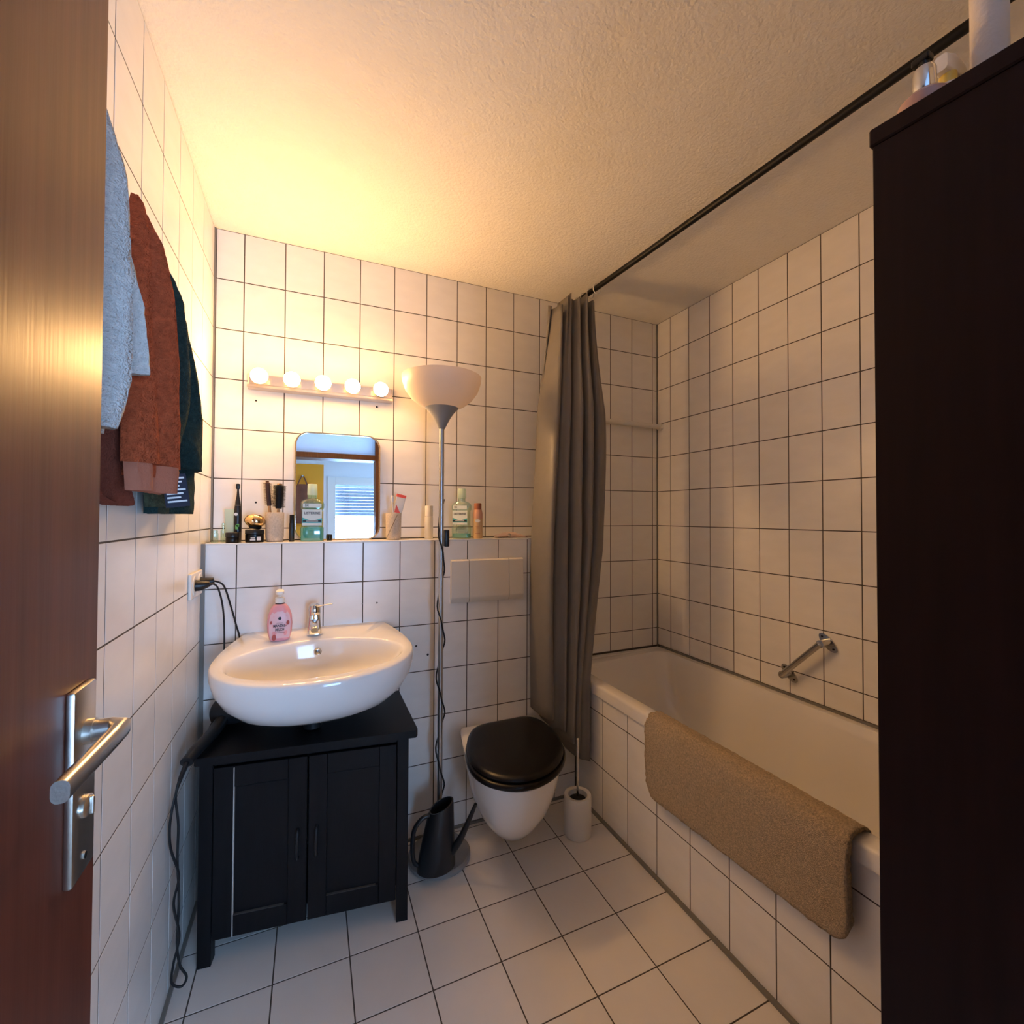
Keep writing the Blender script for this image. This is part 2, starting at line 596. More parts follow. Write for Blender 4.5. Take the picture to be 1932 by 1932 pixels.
TX0, TX1, TY0, TY1 = XT - .012, XR - .002, YF + .02, -.038
TIL = .02
rings = [tub_ring(TX0, TX1, TY0, TY1, .012, RIM - .05), tub_ring(TX0, TX1, TY0, TY1, .012, RIM - .012),
         tub_ring(TX0 + .004, TX1, TY0, TY1, .014, RIM - .003),
         tub_ring(TX0 + .012, TX1, TY0, TY1, .016, RIM),
         tub_ring(TX0 + .055, TX1 - .045, TY0 + .06, TY1 - .055, .06, RIM + .002),
         tub_ring(TX0 + .064, TX1 - .053, TY0 + .07, TY1 - .065, .07, RIM - .004),
         tub_ring(TX0 + .070, TX1 - .060, TY0 + .08, TY1 - .08, .08, RIM - .02),
         tub_ring(TX0 + .085, TX1 - .075, TY0 + .13, TY1 - .13, .10, RIM - .18),
         tub_ring(TX0 + .110, TX1 - .10, TY0 + .22, TY1 - .22, .12, RIM - .34),
         tub_ring(TX0 + .150, TX1 - .14, TY0 + .30, TY1 - .30, .13, RIM - .405),
         tub_ring(TX0 + .220, TX1 - .21, TY0 + .45, TY1 - .45, .10, RIM - .42)]
for r_ in rings[2:5]:
    for i, (x, y, zz) in enumerate(r_):
        r_[i] = (x, y, zz + (.016 if x > 2.0 else 0) * min(1, (x - 2.0) / .1 if x > 2.0 else 0))
obj('tub_shell', G(loft(rings, False, True)), M_TUB, tub, True, 50)
obj('drain', G(lathe([(.03, RIM - .4205), (.03, RIM - .417), (.02, RIM - .415)], 20, 1.9, -.62)), M_CHROME, tub, True)
struct('trim_10', G(box(XR - .012, XR, YF, -.03, RIM + .012, RIM + .024)), M_SILICONE)

# grab bar on the right wall
gb = thing('grab_bar', 'short chrome grab bar slanting on tiled wall above bathtub', 'grab bar')
pA, pB = Vector((XR - .055, -.815, .715)), Vector((XR - .055, -.975, .885))
obj('bar', G(tube([pA, pB], .0115, 16)), M_CHROME_DULL, gb, True)
for p in (pA, pB):
    d = (pB - pA).normalized()
    s = Vector((0, -d.z, d.y))
    g = Geo()
    g.add(*tube([p, Vector((XR, p.y, p.z))], [.0145, .017], 16))
    ring = []
    for xx in (XR - .006, XR):
        rr = []
        for k in range(24):
            a = 2 * PI * k / 24
            q = Vector((0, p.y, p.z)) + s * .044 * math.cos(a) + d * .020 * math.sin(a)
            rr.append((xx, q.y, q.z))
        ring.append(rr)
    g.add(*loft(ring))
    br = obj('wall_bracket', g, M_CHROME_DULL, gb, True)
    for sg in (-1, 1):
        q = p + s * .030 * sg
        obj('screw', G(box(XR - .0085, XR - .006, q.y - .003, q.y + .003, q.z - .003, q.z + .003)), M_HOLE, br)

# ------------------------------------------------------------------ shower rod, curtain, white bar
rod = tag(obj('curtain_rod', G(tube([(1.565, 0, 2.463), (1.722, YF, 2.463)], .0125, 16)), M_BLACKMETAL, None, True),
          'thin black shower curtain rod spanning the room below the ceiling', 'rod')
wr = thing('towel_bar', 'white round towel bar on back wall behind grey curtain', 'bar')
obj('bar', G(tube([(1.60, -.035, 1.912), (XR, -.035, 1.908)], .014, 16)), M_WHITEPL, wr, True)
obj('end_cap', G(tube([(XR - .02, -.035, 1.908), (XR, -.035, 1.908)], .02, 16)), M_WHITEPL, wr, True)

NS, NT = 120, 40


def curtain_pt(s, t):
    # t: 0 top .. 1 bottom
    zt = 2.445 - .03 * abs(math.sin(9 * s)) - (.05 if s < .2 else 0)
    zb = .485 - .255 * s
    zz = zt + (zb - zt) * t
    e = min(1, t * 4)
    xl = 1.395 + (1.360 - 1.395) * e - .03 * t
    xr = 1.625 + .030 * e * math.exp(-((t - .28) / .2) ** 2) - .015 * t - .055 * max(0, min(1, (t - .55) / .28))
    x = xl + (xr - xl) * s
    amp = .035 + .030 * e
    ph = 2 * PI * 5.2 * s + .9 * math.sin(3 * s + 2.2 * t) + .4
    y = -.235 - .03 * s + amp * math.sin(ph) + .018 * math.sin(2.3 * ph + 1.3 + t)
    x += .020 * e * math.cos(ph * 1.0 + .6) + .008 * math.sin(7 * t + 5 * s)
    return (x, min(y, YL - .012), zz)


V = [curtain_pt(i / NS, j / NT) for j in range(NT + 1) for i in range(NS + 1)]
F = [(j * (NS + 1) + i, j * (NS + 1) + i + 1, (j + 1) * (NS + 1) + i + 1, (j + 1) * (NS + 1) + i) for j in range(NT) for i in range(NS)]
cur = thing('shower_curtain', 'grey-brown shower curtain gathered at the back beside the bathtub', 'curtain')
co = obj('fabric', Geo().add(V, F), M_CURTAIN, cur, True, 180)
md = co.modifiers.new('thickness', 'SOLIDIFY')
md.thickness = .0025
for i, s in enumerate((.08, .25, .42, .60, .78, .95)):
    yy = -.08 - .05 * i
    x = 1.565 + (1.722 - 1.565) * (yy / YF)
    pth = [(x + .020 * math.cos(a), yy, 2.457 + .024 * math.sin(a)) for a in [2 * PI * k / 20 for k in range(21)]]
    obj('curtain_ring', G(tube(pth, .0022, 6)), M_WHITEPL, cur, True)

# ------------------------------------------------------------------ bath mat over the tub rim
bm_ = Geo()
MY0, MY1 = -.725, -1.445
prof = []
# profile across: (x, z) from inside tub over the rim and down the outside
for p in smooth_path([(XT + .064, 0, RIM - .035), (XT + .046, 0, RIM + .002), (XT + .02, 0, RIM + .014), (XT - .012, 0, RIM + .012),
                      (XT - .034, 0, RIM - .012), (XT - .036, 0, RIM - .08), (XT - .032, 0, .42), (XT - .028, 0, .32)], 7):
    prof.append((p.x, p.z))
NP, NY = len(prof), 60
rs = random.Random(3)


def mat_side(off):
    P = []
    for i in range(NP):
        row = []
        for j in range(NY + 1):
            t = j / NY
            x, zz = prof[i]
            zz2 = zz
            if zz < RIM - .03 and i > NP / 2:
                zz2 = zz + t * .035 * (1 - (zz - .3) / .28)
                # rounded bottom corners
            y = MY0 + (MY1 - MY0) * t
            edge = min(t, 1 - t) * abs(MY1 - MY0)
            if i > NP / 2 and edge < .05:
                q = .05 - math.sqrt(max(0, .05 ** 2 - (.05 - edge) ** 2))
                low = max(0, 1 - (zz - .32) / .1)
                zz2 += q * low
            nx = off * (.5 if i < 3 else 1)
            f = .0022
            row.append((x - nx * (1 if i > 10 else .3) + rs.uniform(-f, f), y + rs.uniform(-f, f), zz2 + (off if i <= 22 and i > 4 else 0) * .6 + rs.uniform(-f, f)))
        P.append(row)
    return P


A, Bk = mat_side(.012), mat_side(-.004)
V, F = [], []
for P_ in (A, Bk):
    for row in P_:
        V += row
w = NY + 1
o2 = NP * w
for i in range(NP - 1):
    for j in range(NY):
        F.append((i * w + j, i * w + j + 1, (i + 1) * w + j + 1, (i + 1) * w + j))
        F.append((o2 + i * w + j, o2 + (i + 1) * w + j, o2 + (i + 1) * w + j + 1, o2 + i * w + j + 1))
for i in range(NP - 1):
    for j in (0, NY):
        F.append((i * w + j, (i + 1) * w + j, o2 + (i + 1) * w + j, o2 + i * w + j))
for j in range(NY):
    for i in (0, NP - 1):
        F.append((i * w + j, i * w + j + 1, o2 + i * w + j + 1, o2 + i * w + j))
tag(obj('bath_mat', Geo().add(V, F), M_MAT, None, True, 180), 'beige terry bath mat draped over the bathtub rim', 'bath mat')

# ------------------------------------------------------------------ toilet
CX0, SH = 1.165, .17


def tshift(y):
    return CX0 + SH * (y - YL)


def toilet_outline(yb, yf, wb, wm, n=48, ym=.45):
    """closed outline: back edge at yb with half width wb, widest wm, rounded front at yf"""
    pts = []
    yc = yb + (yf - yb) * ym
    m = n // 2
    for k in range(m + 1):           # front half ellipse right to left
        a = PI * k / m
        pts.append((wm * math.cos(a), yc - abs(yf - yc) * math.sin(a)))
    for k in range(1, n - m):
        t = k / (n - m)
        if t < .3:
            q = t / .3
            pts.append((-wm + (wm - wb) * (q * q), yc + (yb - yc) * math.sin(q * PI / 2)))
        elif t > .7:
            q = (1 - t) / .3
            pts.append((wm - (wm - wb) * (q * q), yc + (yb - yc) * math.sin(q * PI / 2)))
        else:
            q = (t - .3) / .4
            pts.append((-wb + 2 * wb * q, yb))
    return pts


toilet = thing('toilet', 'white wall-hung toilet with closed black lid', 'toilet')
rings = []
for zz, yb, yf, wb, wm, ym in ((.122, -.30, -.46, .03, .05, .5), (.127, -.26, -.50, .05, .08, .5), (.15, -.21, -.535, .07, .105, .5),
                               (.20, -.165, -.585, .10, .135, .5), (.27, YL, -.640, .150, .165, .5), (.34, YL, -.672, .168, .182, .5),
                               (.400, YL, -.690, .178, .192, .5), (.428, YL, -.692, .180, .194, .5), (.434, YL - .003, -.684, .174, .187, .5)):
    rings.append([(tshift(y) + x, y, zz) for x, y in toilet_outline(yb, yf, wb, wm, 64, ym)])
obj('bowl', G(loft(rings)), M_CERAMIC, toilet, True, 45)
rs2 = []
for zz, d in ((.435, .012), (.438, .002), (.444, 0), (.450, 0), (.456, .004), (.458, .014)):
    rs2.append([(tshift(y) + x, y, zz) for x, y in toilet_outline(-.250 - d * .5, -.705 + d, .095 - d, .203 - d, 64, .50)])
obj('seat', G(loft(rs2)), M_BLACKGL, toilet, True, 45)
rs2 = []
for zz, d in ((.4585, .014), (.461, .006), (.466, .004), (.474, .008), (.480, .022), (.483, .05), (.4845, .10), (.485, .15)):
    rs2.append([(tshift(y) + x, y, zz) for x, y in toilet_outline(-.240 - d * .6, -.700 + d, max(.100 - d, .01), .200 - d, 64, .50)])
obj('lid', G(loft(rs2)), M_BLACKGL, toilet, True, 45)
for sx in (-.07, .07):
    obj('hinge', G(lathe([(.013, .434), (.013, .455), (.008, .46)], 16, tshift(-.222) + sx, -.222)), M_CHROME, toilet, True)
# flush plate
fp = thing('flush_plate', 'white plastic flush plate on ledge wall above toilet', 'flush plate')
FX0, FX1, FZ0, FZ1 = .930, 1.280, .992, 1.186


def plate(x0, x1, dy0, dy1):
    g = Geo()
    sec = [(YL, FZ0), (YL - dy1 * .55, FZ0 + .002), (YL - dy1, FZ0 + .022), (YL - dy1, FZ0 + .03), (YL - dy0, FZ1 - .006), (YL - dy0 + .005, FZ1), (YL, FZ1)]
    g.add(*loft([[(x0, y, z_) for y, z_ in sec], [(x1, y, z_) for y, z_ in sec]]))
    return g


obj('side_panel', plate(FX0, FX0 + .082, .016, .024), M_FLUSH, fp, True, 30)
obj('flush_button', plate(FX0 + .0845, FX1 - .0745, .017, .025), M_FLUSH, fp, True, 30)
obj('side_panel', plate(FX1 - .072, FX1, .016, .024), M_FLUSH, fp, True, 30)
# toilet brush
bx_, by_ = 1.438, -.405
hold = thing('toilet_brush_holder', 'white cylindrical toilet brush holder between toilet and bathtub', 'brush holder', (bx_, by_, 0))
obj('cup', G(lathe([(.055, 0), (.059, .004), (.059, .165), (.057, .171), (.046, .171), (.041, .168), (.041, .05), (.0, .05)], 32, cap1=False)), M_WHITEPL, hold, True)
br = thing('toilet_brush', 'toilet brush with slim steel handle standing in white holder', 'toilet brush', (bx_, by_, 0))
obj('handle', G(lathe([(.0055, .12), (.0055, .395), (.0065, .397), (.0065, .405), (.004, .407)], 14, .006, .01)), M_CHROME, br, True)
obj('bristle_dark_fill', G(lathe([(.02, .055), (.036, .065), (.0385, .120), (.036, .150), (.015, .156)], 20)), M_BLACKPL, br, True)  # brush head made a black fill, standing in for the cup's shaded inside

# ------------------------------------------------------------------ floor lamp
LX, LY = .850, -.300
fl = thing('floor_lamp', 'silver torchiere floor lamp with white bowl shade beside toilet', 'floor lamp', (LX, LY, 0))
obj('base', G(lathe([(.120, 0), (.125, .004), (.125, .016), (.118, .024), (.03, .030), (.016, .034)], 48)), M_GREYPL, fl, True, 30)
obj('pole', G(lathe([(.0105, .03), (.0105, 1.745)], 16)), M_STEELPOLE, fl, True)
obj('cone', G(lathe([(.011, 1.738), (.014, 1.742), (.022, 1.758), (.036, 1.785), (.052, 1.808), (.068, 1.824), (.060, 1.826)], 36)), M_GREYPL, fl, True)
obj('shade', G(lathe([(.062, 1.822), (.095, 1.838), (.125, 1.862), (.148, 1.894), (.159, 1.928), (.162, 1.950), (.159, 1.950), (.145, 1.897),
                      (.122, 1.866), (.09, 1.842), (.03, 1.83)], 56, cap0=False)), M_OPAL, fl, True, 50)
cp = []
for k in range(0, 90):
    zz = 1.45 - k * .0155
    a = 2 * PI * (1.45 - zz) / .30 + .5
    rr = .014 + .004 * math.sin(k * .7)
    cp.append((rr * math.cos(a), rr * math.sin(a) - .004, zz))
obj('power_cable', G(tube(cp, .0032, 7)), M_CABLE, fl, True)
obj('cable_switch', G(box(.013, .032, -.014, .012, 1.255, 1.325, .004)), M_BLACKPL, fl, True)

# ------------------------------------------------------------------ watering can
wc = thing('watering_can', 'dark charcoal watering can standing on the floor lamp base', 'watering can', (.815, -.388, .0305))
rings = []
for zz, rx, ry, dx in ((0, .070, .050, 0), (.004, .074, .053, 0), (.06, .070, .051, .003), (.14, .060, .046, .009), (.20, .052, .041, .015), (.232, .047, .036, .019)):
    rings.append([(dx + rx * math.cos(2 * PI * k / 36), ry * math.sin(2 * PI * k / 36), zz + (.014 * math.cos(2 * PI * k / 36) * zz / .232 * 1.2)) for k in range(36)])
inner = [[(p[0] * .88 + .002, p[1] * .86, p[2]) for p in rings[-1]], [(p[0] * .8 + .004, p[1] * .8, p[2] - .06) for p in rings[-1]]]
obj('body', G(loft(rings + inner)), M_WATERCAN, wc, True, 40)
obj('handle', G(tube(smooth_path([(-.025, 0, .205), (-.055, 0, .200), (-.085, 0, .165), (-.092, 0, .10), (-.085, 0, .045), (-.062, 0, .025)], 6),
                     [.011, .011] + [.0085] * 29, 10)), M_WATERCAN, wc, True)
obj('spout', G(tube(smooth_path([(.050, -.015, .050), (.078, -.045, .11), (.104, -.072, .19), (.126, -.095, .265)], 6), [.017 - .0006 * k for k in range(19)], 12)), M_WATERCAN, wc, True)

# ------------------------------------------------------------------ vanity cabinet
van = thing('vanity_cabinet', 'black wooden vanity cabinet with two doors under washbasin', 'cabinet')
VX0, VX1, VYL, VYR, VYB, VZ = .045, .695, -.462, -.545, YL - .008, .645
obj('top', G(prism([(VX0 - .0, VYB), (VX1 + .012, VYB), (VX1 + .012, VYR + .005), (VX1 + .004, VYR - .008), (VX0 + .008, VYL - .012), (VX0, VYL - .002)], VZ - .024, VZ)),
    M_BLACKWOOD, van)
# local frame along the front
fa = math.atan2(VYR - VYL, VX1 - VX0 - .03)
FM = Matrix.Translation((VX0 + .012, VYL + .006, 0)) @ Matrix.Rotation(fa, 4, 'Z')
FL = math.hypot(VX1 - VX0 - .03, VYR - VYL)


def fbox(name, x0, x1, y0, y1, z0, z1, m, parent, bev=.0015):
    g = Geo().add(*box(x0, x1, y0, y1, z0, z1, bev, 1), FM)
    return obj(name, g, m, parent)


for x0 in (0, FL - .038):
    fbox('leg', x0, x0 + .038, 0, .040, 0, VZ - .024, M_BLACKWOOD, van)
for x0, y in ((VX0 + .012, VYB - .004), (VX1 - .045, VYB - .004)):
    obj('leg', G(box(x0, x0 + .038, y - .038, y, 0, VZ - .024, .0015, 1)), M_BLACKWOOD, van)
obj('side_panel', G(prism([(VX1 - .028, VYB - .01), (VX1 - .016, VYB - .01), (VX1 - .016, VYR + .035), (VX1 - .028, VYR + .035)], .085, VZ - .024)), M_BLACKWOOD, van)
obj('side_panel', G(prism([(VX0 + .016, VYB - .01), (VX0 + .028, VYB - .01), (VX0 + .028, VYL + .03), (VX0 + .016, VYL + .03)], .085, VZ - .024)), M_BLACKWOOD, van)
obj('bottom_panel', G(prism([(VX0 + .03, VYB - .01), (VX1 - .03, VYB - .01), (VX1 - .03, VYR + .05), (VX0 + .03, VYL + .05)], .095, .110)), M_BLACKWOOD, van)
fbox('apron_rail', .038, FL - .038, .006, .03, VZ - .040, VZ - .024, M_BLACKWOOD, van)
DZ0, DZ1 = .078, VZ - .043
mid = FL * .492
for di, (a, b) in enumerate(((.040, mid - .002), (mid + .002, FL - .040))):
    g = Geo()
    st = .056
    for q in (box(a, a + st, -.002, .018, DZ0, DZ1, .0015, 1), box(b - st, b, -.002, .018, DZ0, DZ1, .0015, 1),
              box(a + st, b - st, -.002, .018, DZ0, DZ0 + .065, .0015, 1), box(a + st, b - st, -.002, .018, DZ1 - .065, DZ1, .0015, 1)):
        g.add(*q, FM)
    dr = obj('door', g, M_BLACKWOOD, van)
    fbox('panel', a + st - .002, b - st + .002, .006, .014, DZ0 + .06, DZ1 - .06, M_BLACKWOOD, dr)
    hx = b - .026 if di == 0 else a + .026
    hp = [FM @ Vector((hx, yy, zz)) for yy, zz in ((-.002, .285), (-.016, .290), (-.022, .330), (-.016, .370), (-.002, .375))]
    obj('handle', G(tube(smooth_path(hp, 5), .0045, 8)), M_BLACKPL, dr, True)
    if di == 0:
        fbox('worn_edge', a + st - .0015, a + st + .001, -.0027, .006, DZ0 + .0, DZ1 - .005, M_WORN, dr, 0)
        fbox('worn_edge', a + st, b - st - .01, -.0026, .006, DZ0 + .0652, DZ0 + .0662, M_WORN2, dr, 0)
    else:
        fbox('worn_edge', a + st, b - st - .01, -.0026, .006, DZ0 + .0652, DZ0 + .0662, M_WORN2, dr, 0)
# siphon under the basin
sp = thing('siphon_trap', 'black bottle trap pipe under the washbasin', 'pipe')
obj('trap_body', G(lathe([(.020, VZ + .001), (.030, VZ + .004), (.030, VZ + .032), (.020, VZ + .036)], 20, .375, -.385)), M_BLACKPL, sp, True)
obj('collar', G(lathe([(.024, VZ + .0365), (.024, VZ + .054)], 20, .375, -.385)), M_CHROME, sp, True)
obj('waste_pipe', G(tube([(.375, -.36, VZ + .022), (.375, YL, VZ + .024)], .015, 12)), M_BLACKPL, sp, True)

# ------------------------------------------------------------------ washbasin
basin = thing('washbasin', 'white ceramic washbasin mounted on ledge wall above vanity cabinet', 'washbasin')
BX = .392
NB = 80


def zrim(y):
    return .884 + (y + .64) * .118


def outer(sx, sf, grow=0.):
    """outline of the basin scaled in width and front"""
    pts = []
    yc = -.415
    for k in range(NB // 2 + 1):
        a = PI * k / (NB // 2)
        c, s_ = math.cos(a), math.sin(a)
        pts.append((BX + .318 * sx * (abs(c) ** .92) * (1 if c >= 0 else -1), yc - (.235 * sf) * (s_ ** .95 if s_ > 0 else 0)))
    m = NB - NB // 2
    for k in range(1, m):
        t = k / m
        if t < .36:
            q = t / .36
            pts.append((BX - (.318 - .068 * q ** 1.6) * sx, yc + (YL - yc) * q))
        elif t > .64:
            q = (1 - t) / .36
            pts.append((BX + (.318 - .068 * q ** 1.6) * sx, yc + (YL - yc) * q))
        else:
            q = (t - .36) / .28
            pts.append((BX + .250 * sx * (2 * q - 1), YL))
    return pts


def ell(a, b, yc, n=NB):
    return [(BX + a * math.cos(PI * k / (n // 2)), yc - b * math.sin(PI * k / (n // 2))) for k in range(n)]


rings = []
for zz, sx, sf in ((.700, .30, .10), (.703, .42, .26), (.716, .58, .48), (.745, .76, .70), (.785, .89, .86), (.830, .97, .955), (.868, 1.0, .995)):
    t = (zz - .70) / .168
    rings.append([(x, y, zz + (zrim(y) - .905) * max(0, t)) for x, y in outer(sx, sf)])
for d, sx in ((-.018, 1.003), (-.006, 1.0), (0, .985)):
    rings.append([(x, y, zrim(y) + d) for x, y in outer(sx, sx)])
for a, b, d in ((.285, .160, 0.0), (.277, .153, -.004), (.270, .147, -.014), (.255, .138, -.045), (.215, .115, -.09), (.14, .075, -.115), (.05, .03, -.122), (.024, .024, -.123)):
    yc = -.448 + (.02 * min(1, -d / .1))
    rings.append([(x, y, zrim(-.45 + (y + .45) * (1 if d > -.03 else .4)) + d) for x, y in ell(a, b, yc)])
obj('bowl', G(loft(rings, True, True)), M_CERAMIC, basin, True, 85)
obj('overflow_ring', G(lathe([(.006, 0), (.0125, 0), (.0125, .004), (.010, .005), (.006, .003)], 20)), M_CHROME_DULL, basin, True,
    loc=(BX - .002, -.318, .885), rot=(math.radians(62), 0, 0))
obj('drain', G(lathe([(.022, 0), (.022, .003), (.012, .005)], 20)), M_CHROME, basin, True, loc=(BX, -.425, zrim(-.44) - .1235))
# faucet
fz = zrim(-.235) + .003
fau = thing('faucet', 'chrome single-lever faucet on the washbasin deck', 'faucet', (.378, -.238, fz))
obj('body', G(loft([[(x, y, zz) for x, y in rrect(w_, d_, .012, 4, 0, 0)] for zz, w_, d_ in
                    ((0, .050, .050), (.004, .052, .052), (.03, .046, .046), (.06, .042, .042), (.072, .040, .040))])), M_CHROME, fau, True)
obj('spout', G(loft([[(x, y0, zz + z0) for x, zz in rrect(w_, h_, .008, 4)] for y0, z0, w_, h_ in
                     ((-.005, .040, .034, .034), (-.05, .045, .030, .026), (-.092, .043, .027, .020), (-.108, .036, .025, .016))])), M_CHROME, fau, True)
obj('head', G(lathe([(.021, .072), (.0225, .080), (.0225, .095), (.018, .108), (.008, .114)], 24)), M_CHROME, fau, True)
obj('lever', G(tube(smooth_path([(.0, -.005, .102), (.02, -.02, .106), (.045, -.03, .112), (.062, -.036, .114)], 4), [.009, .008, .007, .006, .005, .0045, .0045, .0045, .0045, .0045, .005, .006, .005], 10, .55)), M_CHROME, fau, True)
# soap bottle
sz = zrim(-.262)
soap = thing('soap_bottle', 'pink hand soap pump bottle on left of washbasin deck', 'soap bottle', (.262, -.262, sz), .06)
secs = [(0, .058, .036), (.004, .066, .042), (.03, .079, .050), (.06, .083, .052), (.09, .078, .050), (.115, .062, .042), (.126, .046, .036), (.132, .030, .030)]
obj('bottle', G(loft([[(x, y, zz) for x, y in rrect(w_, d_, d_ * .48, 6)] for zz, w_, d_ in secs])), M_PINK, soap, True, 60)
lab = [(.012, .062), (.04, .068), (.07, .070), (.095, .062), (.107, .045)]
lv = []
obj('label_panel', G(loft([[(x, -(d_ * .5 + .0006) + (abs(x) / w_) ** 2 * .016, zz) for x in [(-.5 + k / 10) * w_ for k in range(11)]] for (zz, w_), d_ in
                           zip(lab, (.046, .0515, .053, .050, .045))], False, False, False)), M_PINKLAB, soap, True)
obj('collar', G(lathe([(.0155, .132), (.0155, .136)], 20)), M_BLACKPL, soap)
pump = obj('pump', G(lathe([(.0165, .136), (.0165, .153), (.012, .156), (.006, .157), (.006, .166)], 20)), M_WHITEPL, soap, True)
obj('pump_head', G(loft([[(x, y, zz) for x, y in rrect(w_, d_, .008, 4, 0, c_)] for zz, w_, d_, c_ in ((.164, .018, .020, -.002), (.168, .026, .034, -.008), (.178, .027, .034, -.008), (.183, .018, .022, -.004))])), M_WHITEPL, pump, True)
text('label_text', 'MANDEL-\nMILCH', .0135, M_PRINTK, soap, (0, -.0285, .050), (PI / 2, 0, 0), .042)
obj('logo', G(lathe([(.0028, 0), (.0055, 0), (.0055, .0004), (.0028, .0004)], 16)), M_PRINTK, soap, loc=(0, -.0278, .083), rot=(PI / 2, 0, 0))
for lx, lz, rr_ in ((.026, .066, .008), (-.028, .070, .006), (-.018, .016, .011)):
    obj('label_picture', G(lathe([(rr_, 0), (rr_, .0004)], 14, sx=.75)), M_ROSE, soap, loc=(lx, -.0262, lz), rot=(PI / 2, 0, .5))
for lz, lw in ((.0665, .022), (.032, .034)):
    obj('label_line', G(box(-lw / 2, lw / 2, -.0290, -.0285, lz, lz + .0008)), M_PRINTK, soap)

# ------------------------------------------------------------------ wall light with five bulbs
vl = thing('vanity_light', 'wall light bar with five glowing round bulbs above mirror', 'wall light')
obj('backplate', G(box(.122, .695, -.012, -.0, 1.893, 1.957, .002, 1)), M_BARMETAL, vl)
obj('shade_bar', G(box(.126, .691, -.045, -.012, 1.905, 1.950, .004, 2), box(.124, .693, -.05, -.012, 1.893, 1.905, .002, 1)), M_BARMETAL, vl)
for k in range(5):
    x = .170 + .1160 * k
    obj('socket', G(tube([(x, -.044, 1.930), (x, -.060, 1.930)], .017, 20)), M_BARMETAL, vl, True)
    bl = obj('bulb', G(lathe([(.0308, .0375), (.0295, .042), (.0255, .051), (.019, .058), (.010, .0625), (.003, .0638)], 28)), M_BULB, vl, True, 80,
             loc=(x, -.056, 1.930), rot=(PI / 2, 0, 0))
    obj('bulb_collar', G(lathe([(.014, 0), (.018, .006), (.0265, .016), (.0290, .021), (.0308, .027), (.0311, .0322), (.0309, .0375), (.020, .0377)], 28)), M_WHITEPL, bl, True, 60)

# ------------------------------------------------------------------ mirror on the ledge
LEAN = math.radians(1.9)
mir = thing('mirror', 'rounded rectangular mirror with thin pale gold frame leaning on the ledge', 'mirror', (.470, -.022, LEDGE), rot=(-LEAN, 0, 0))
MW, MH = .345, .458
outl = rrect(MW, MH, .055, 8, 0, MH / 2 + .0005)
inl = rrect(MW - .010, MH - .010, .050, 8, 0, MH / 2 + .0005)
obj('frame', G(loft([[(x, 0, y) for x, y in inl], [(x, -.014, y) for x, y in inl], [(x, -.016, y) for x, y in outl], [(x, .002, y) for x, y in outl]], False, False)), M_GOLDFRAME, mir, True, 30)
obj('back_board', G(loft([[(x, .002, y) for x, y in outl], [(x, -.006, y) for x, y in outl]])), M_BLACKPL, mir)
obj('glass', G(loft([[(x, -.0062, y) for x, y in inl], [(x, -.0095, y) for x, y in inl]])), M_MIRROR, mir)

# ------------------------------------------------------------------ things on the ledge
SZ = LEDGE + .0003


def simple_lathe(name, label, cat, x, y, parts, rotz=0., group=None, rot=None):
    t = thing(name, label, cat, (x, y, SZ), rotz, group, rot)
    for pn, prof_, m_ in parts:
        obj(pn, G(lathe(prof_, 28)), m_, t, True)
    return t


simple_lathe('glass_vial', 'tiny clear glass vial in the left corner of the ledge', 'vial', .028, -.085,
             [('body', [(.011, 0), (.012, .002), (.012, .034), (.009, .037)], M_CLEAR), ('cap', [(.010, .037), (.010, .046), (.008, .047)], M_CLEAR)])
simple_lathe('glass_dropper', 'slim clear glass dropper bottle behind the small vial', 'dropper bottle', .050, -.050,
             [('body', [(.008, 0), (.009, .002), (.009, .045), (.004, .05)], M_CLEAR), ('cap', [(.005, .05), (.005, .072), (.002, .074)], M_CLEAR)])
# flat cosmetic tube
t = thing('cosmetic_tube', 'pale green translucent cosmetic tube standing behind electric toothbrush', 'tube', (.074, -.062, SZ))
obj('tube_body', G(loft([[(x, y, zz) for x, y in rrect(w_, d_, d_ * .45, 4)] for zz, w_, d_ in ((.018, .026, .024), (.03, .031, .024), (.07, .034, .018), (.11, .037, .008), (.128, .039, .003))])), M_FROST, t, True)
obj('tube_cap', G(lathe([(.013, 0), (.0135, .002), (.0135, .02)], 20)), M_FROST, t, True)
# electric toothbrush
t = thing('electric_toothbrush', 'black electric toothbrush standing upright on the ledge', 'toothbrush', (.1025, -.085, SZ))
obj('handle', G(lathe([(.011, 0), (.0125, .003), (.0130, .05), (.0135, .095), (.0125, .125), (.0105, .142)], 24)), M_BLACKPL, t, True)
obj('brush_neck', G(lathe([(.0100, .143), (.0085, .158), (.005, .178), (.0035, .20), (.0035, .206)], 16)), M_BLACKPL, t, True)
obj('brush_head', G(box(-.007, .007, -.008, .006, .204, .226, .004)), M_BLACKPL, t, True)
obj('ring_button', G(lathe([(.0045, 0), (.006, 0), (.006, .0008), (.0045, .0008)], 20)), M_PRINTW, t, loc=(-.004, -.0133, .108), rot=(PI / 2, 0, 0))
obj('leaf_print', G(box(-.006, .004, -.0142, -.0138, .050, .066), box(-.002, .007, -.0142, -.0138, .060, .070)), M_GREENP, t)
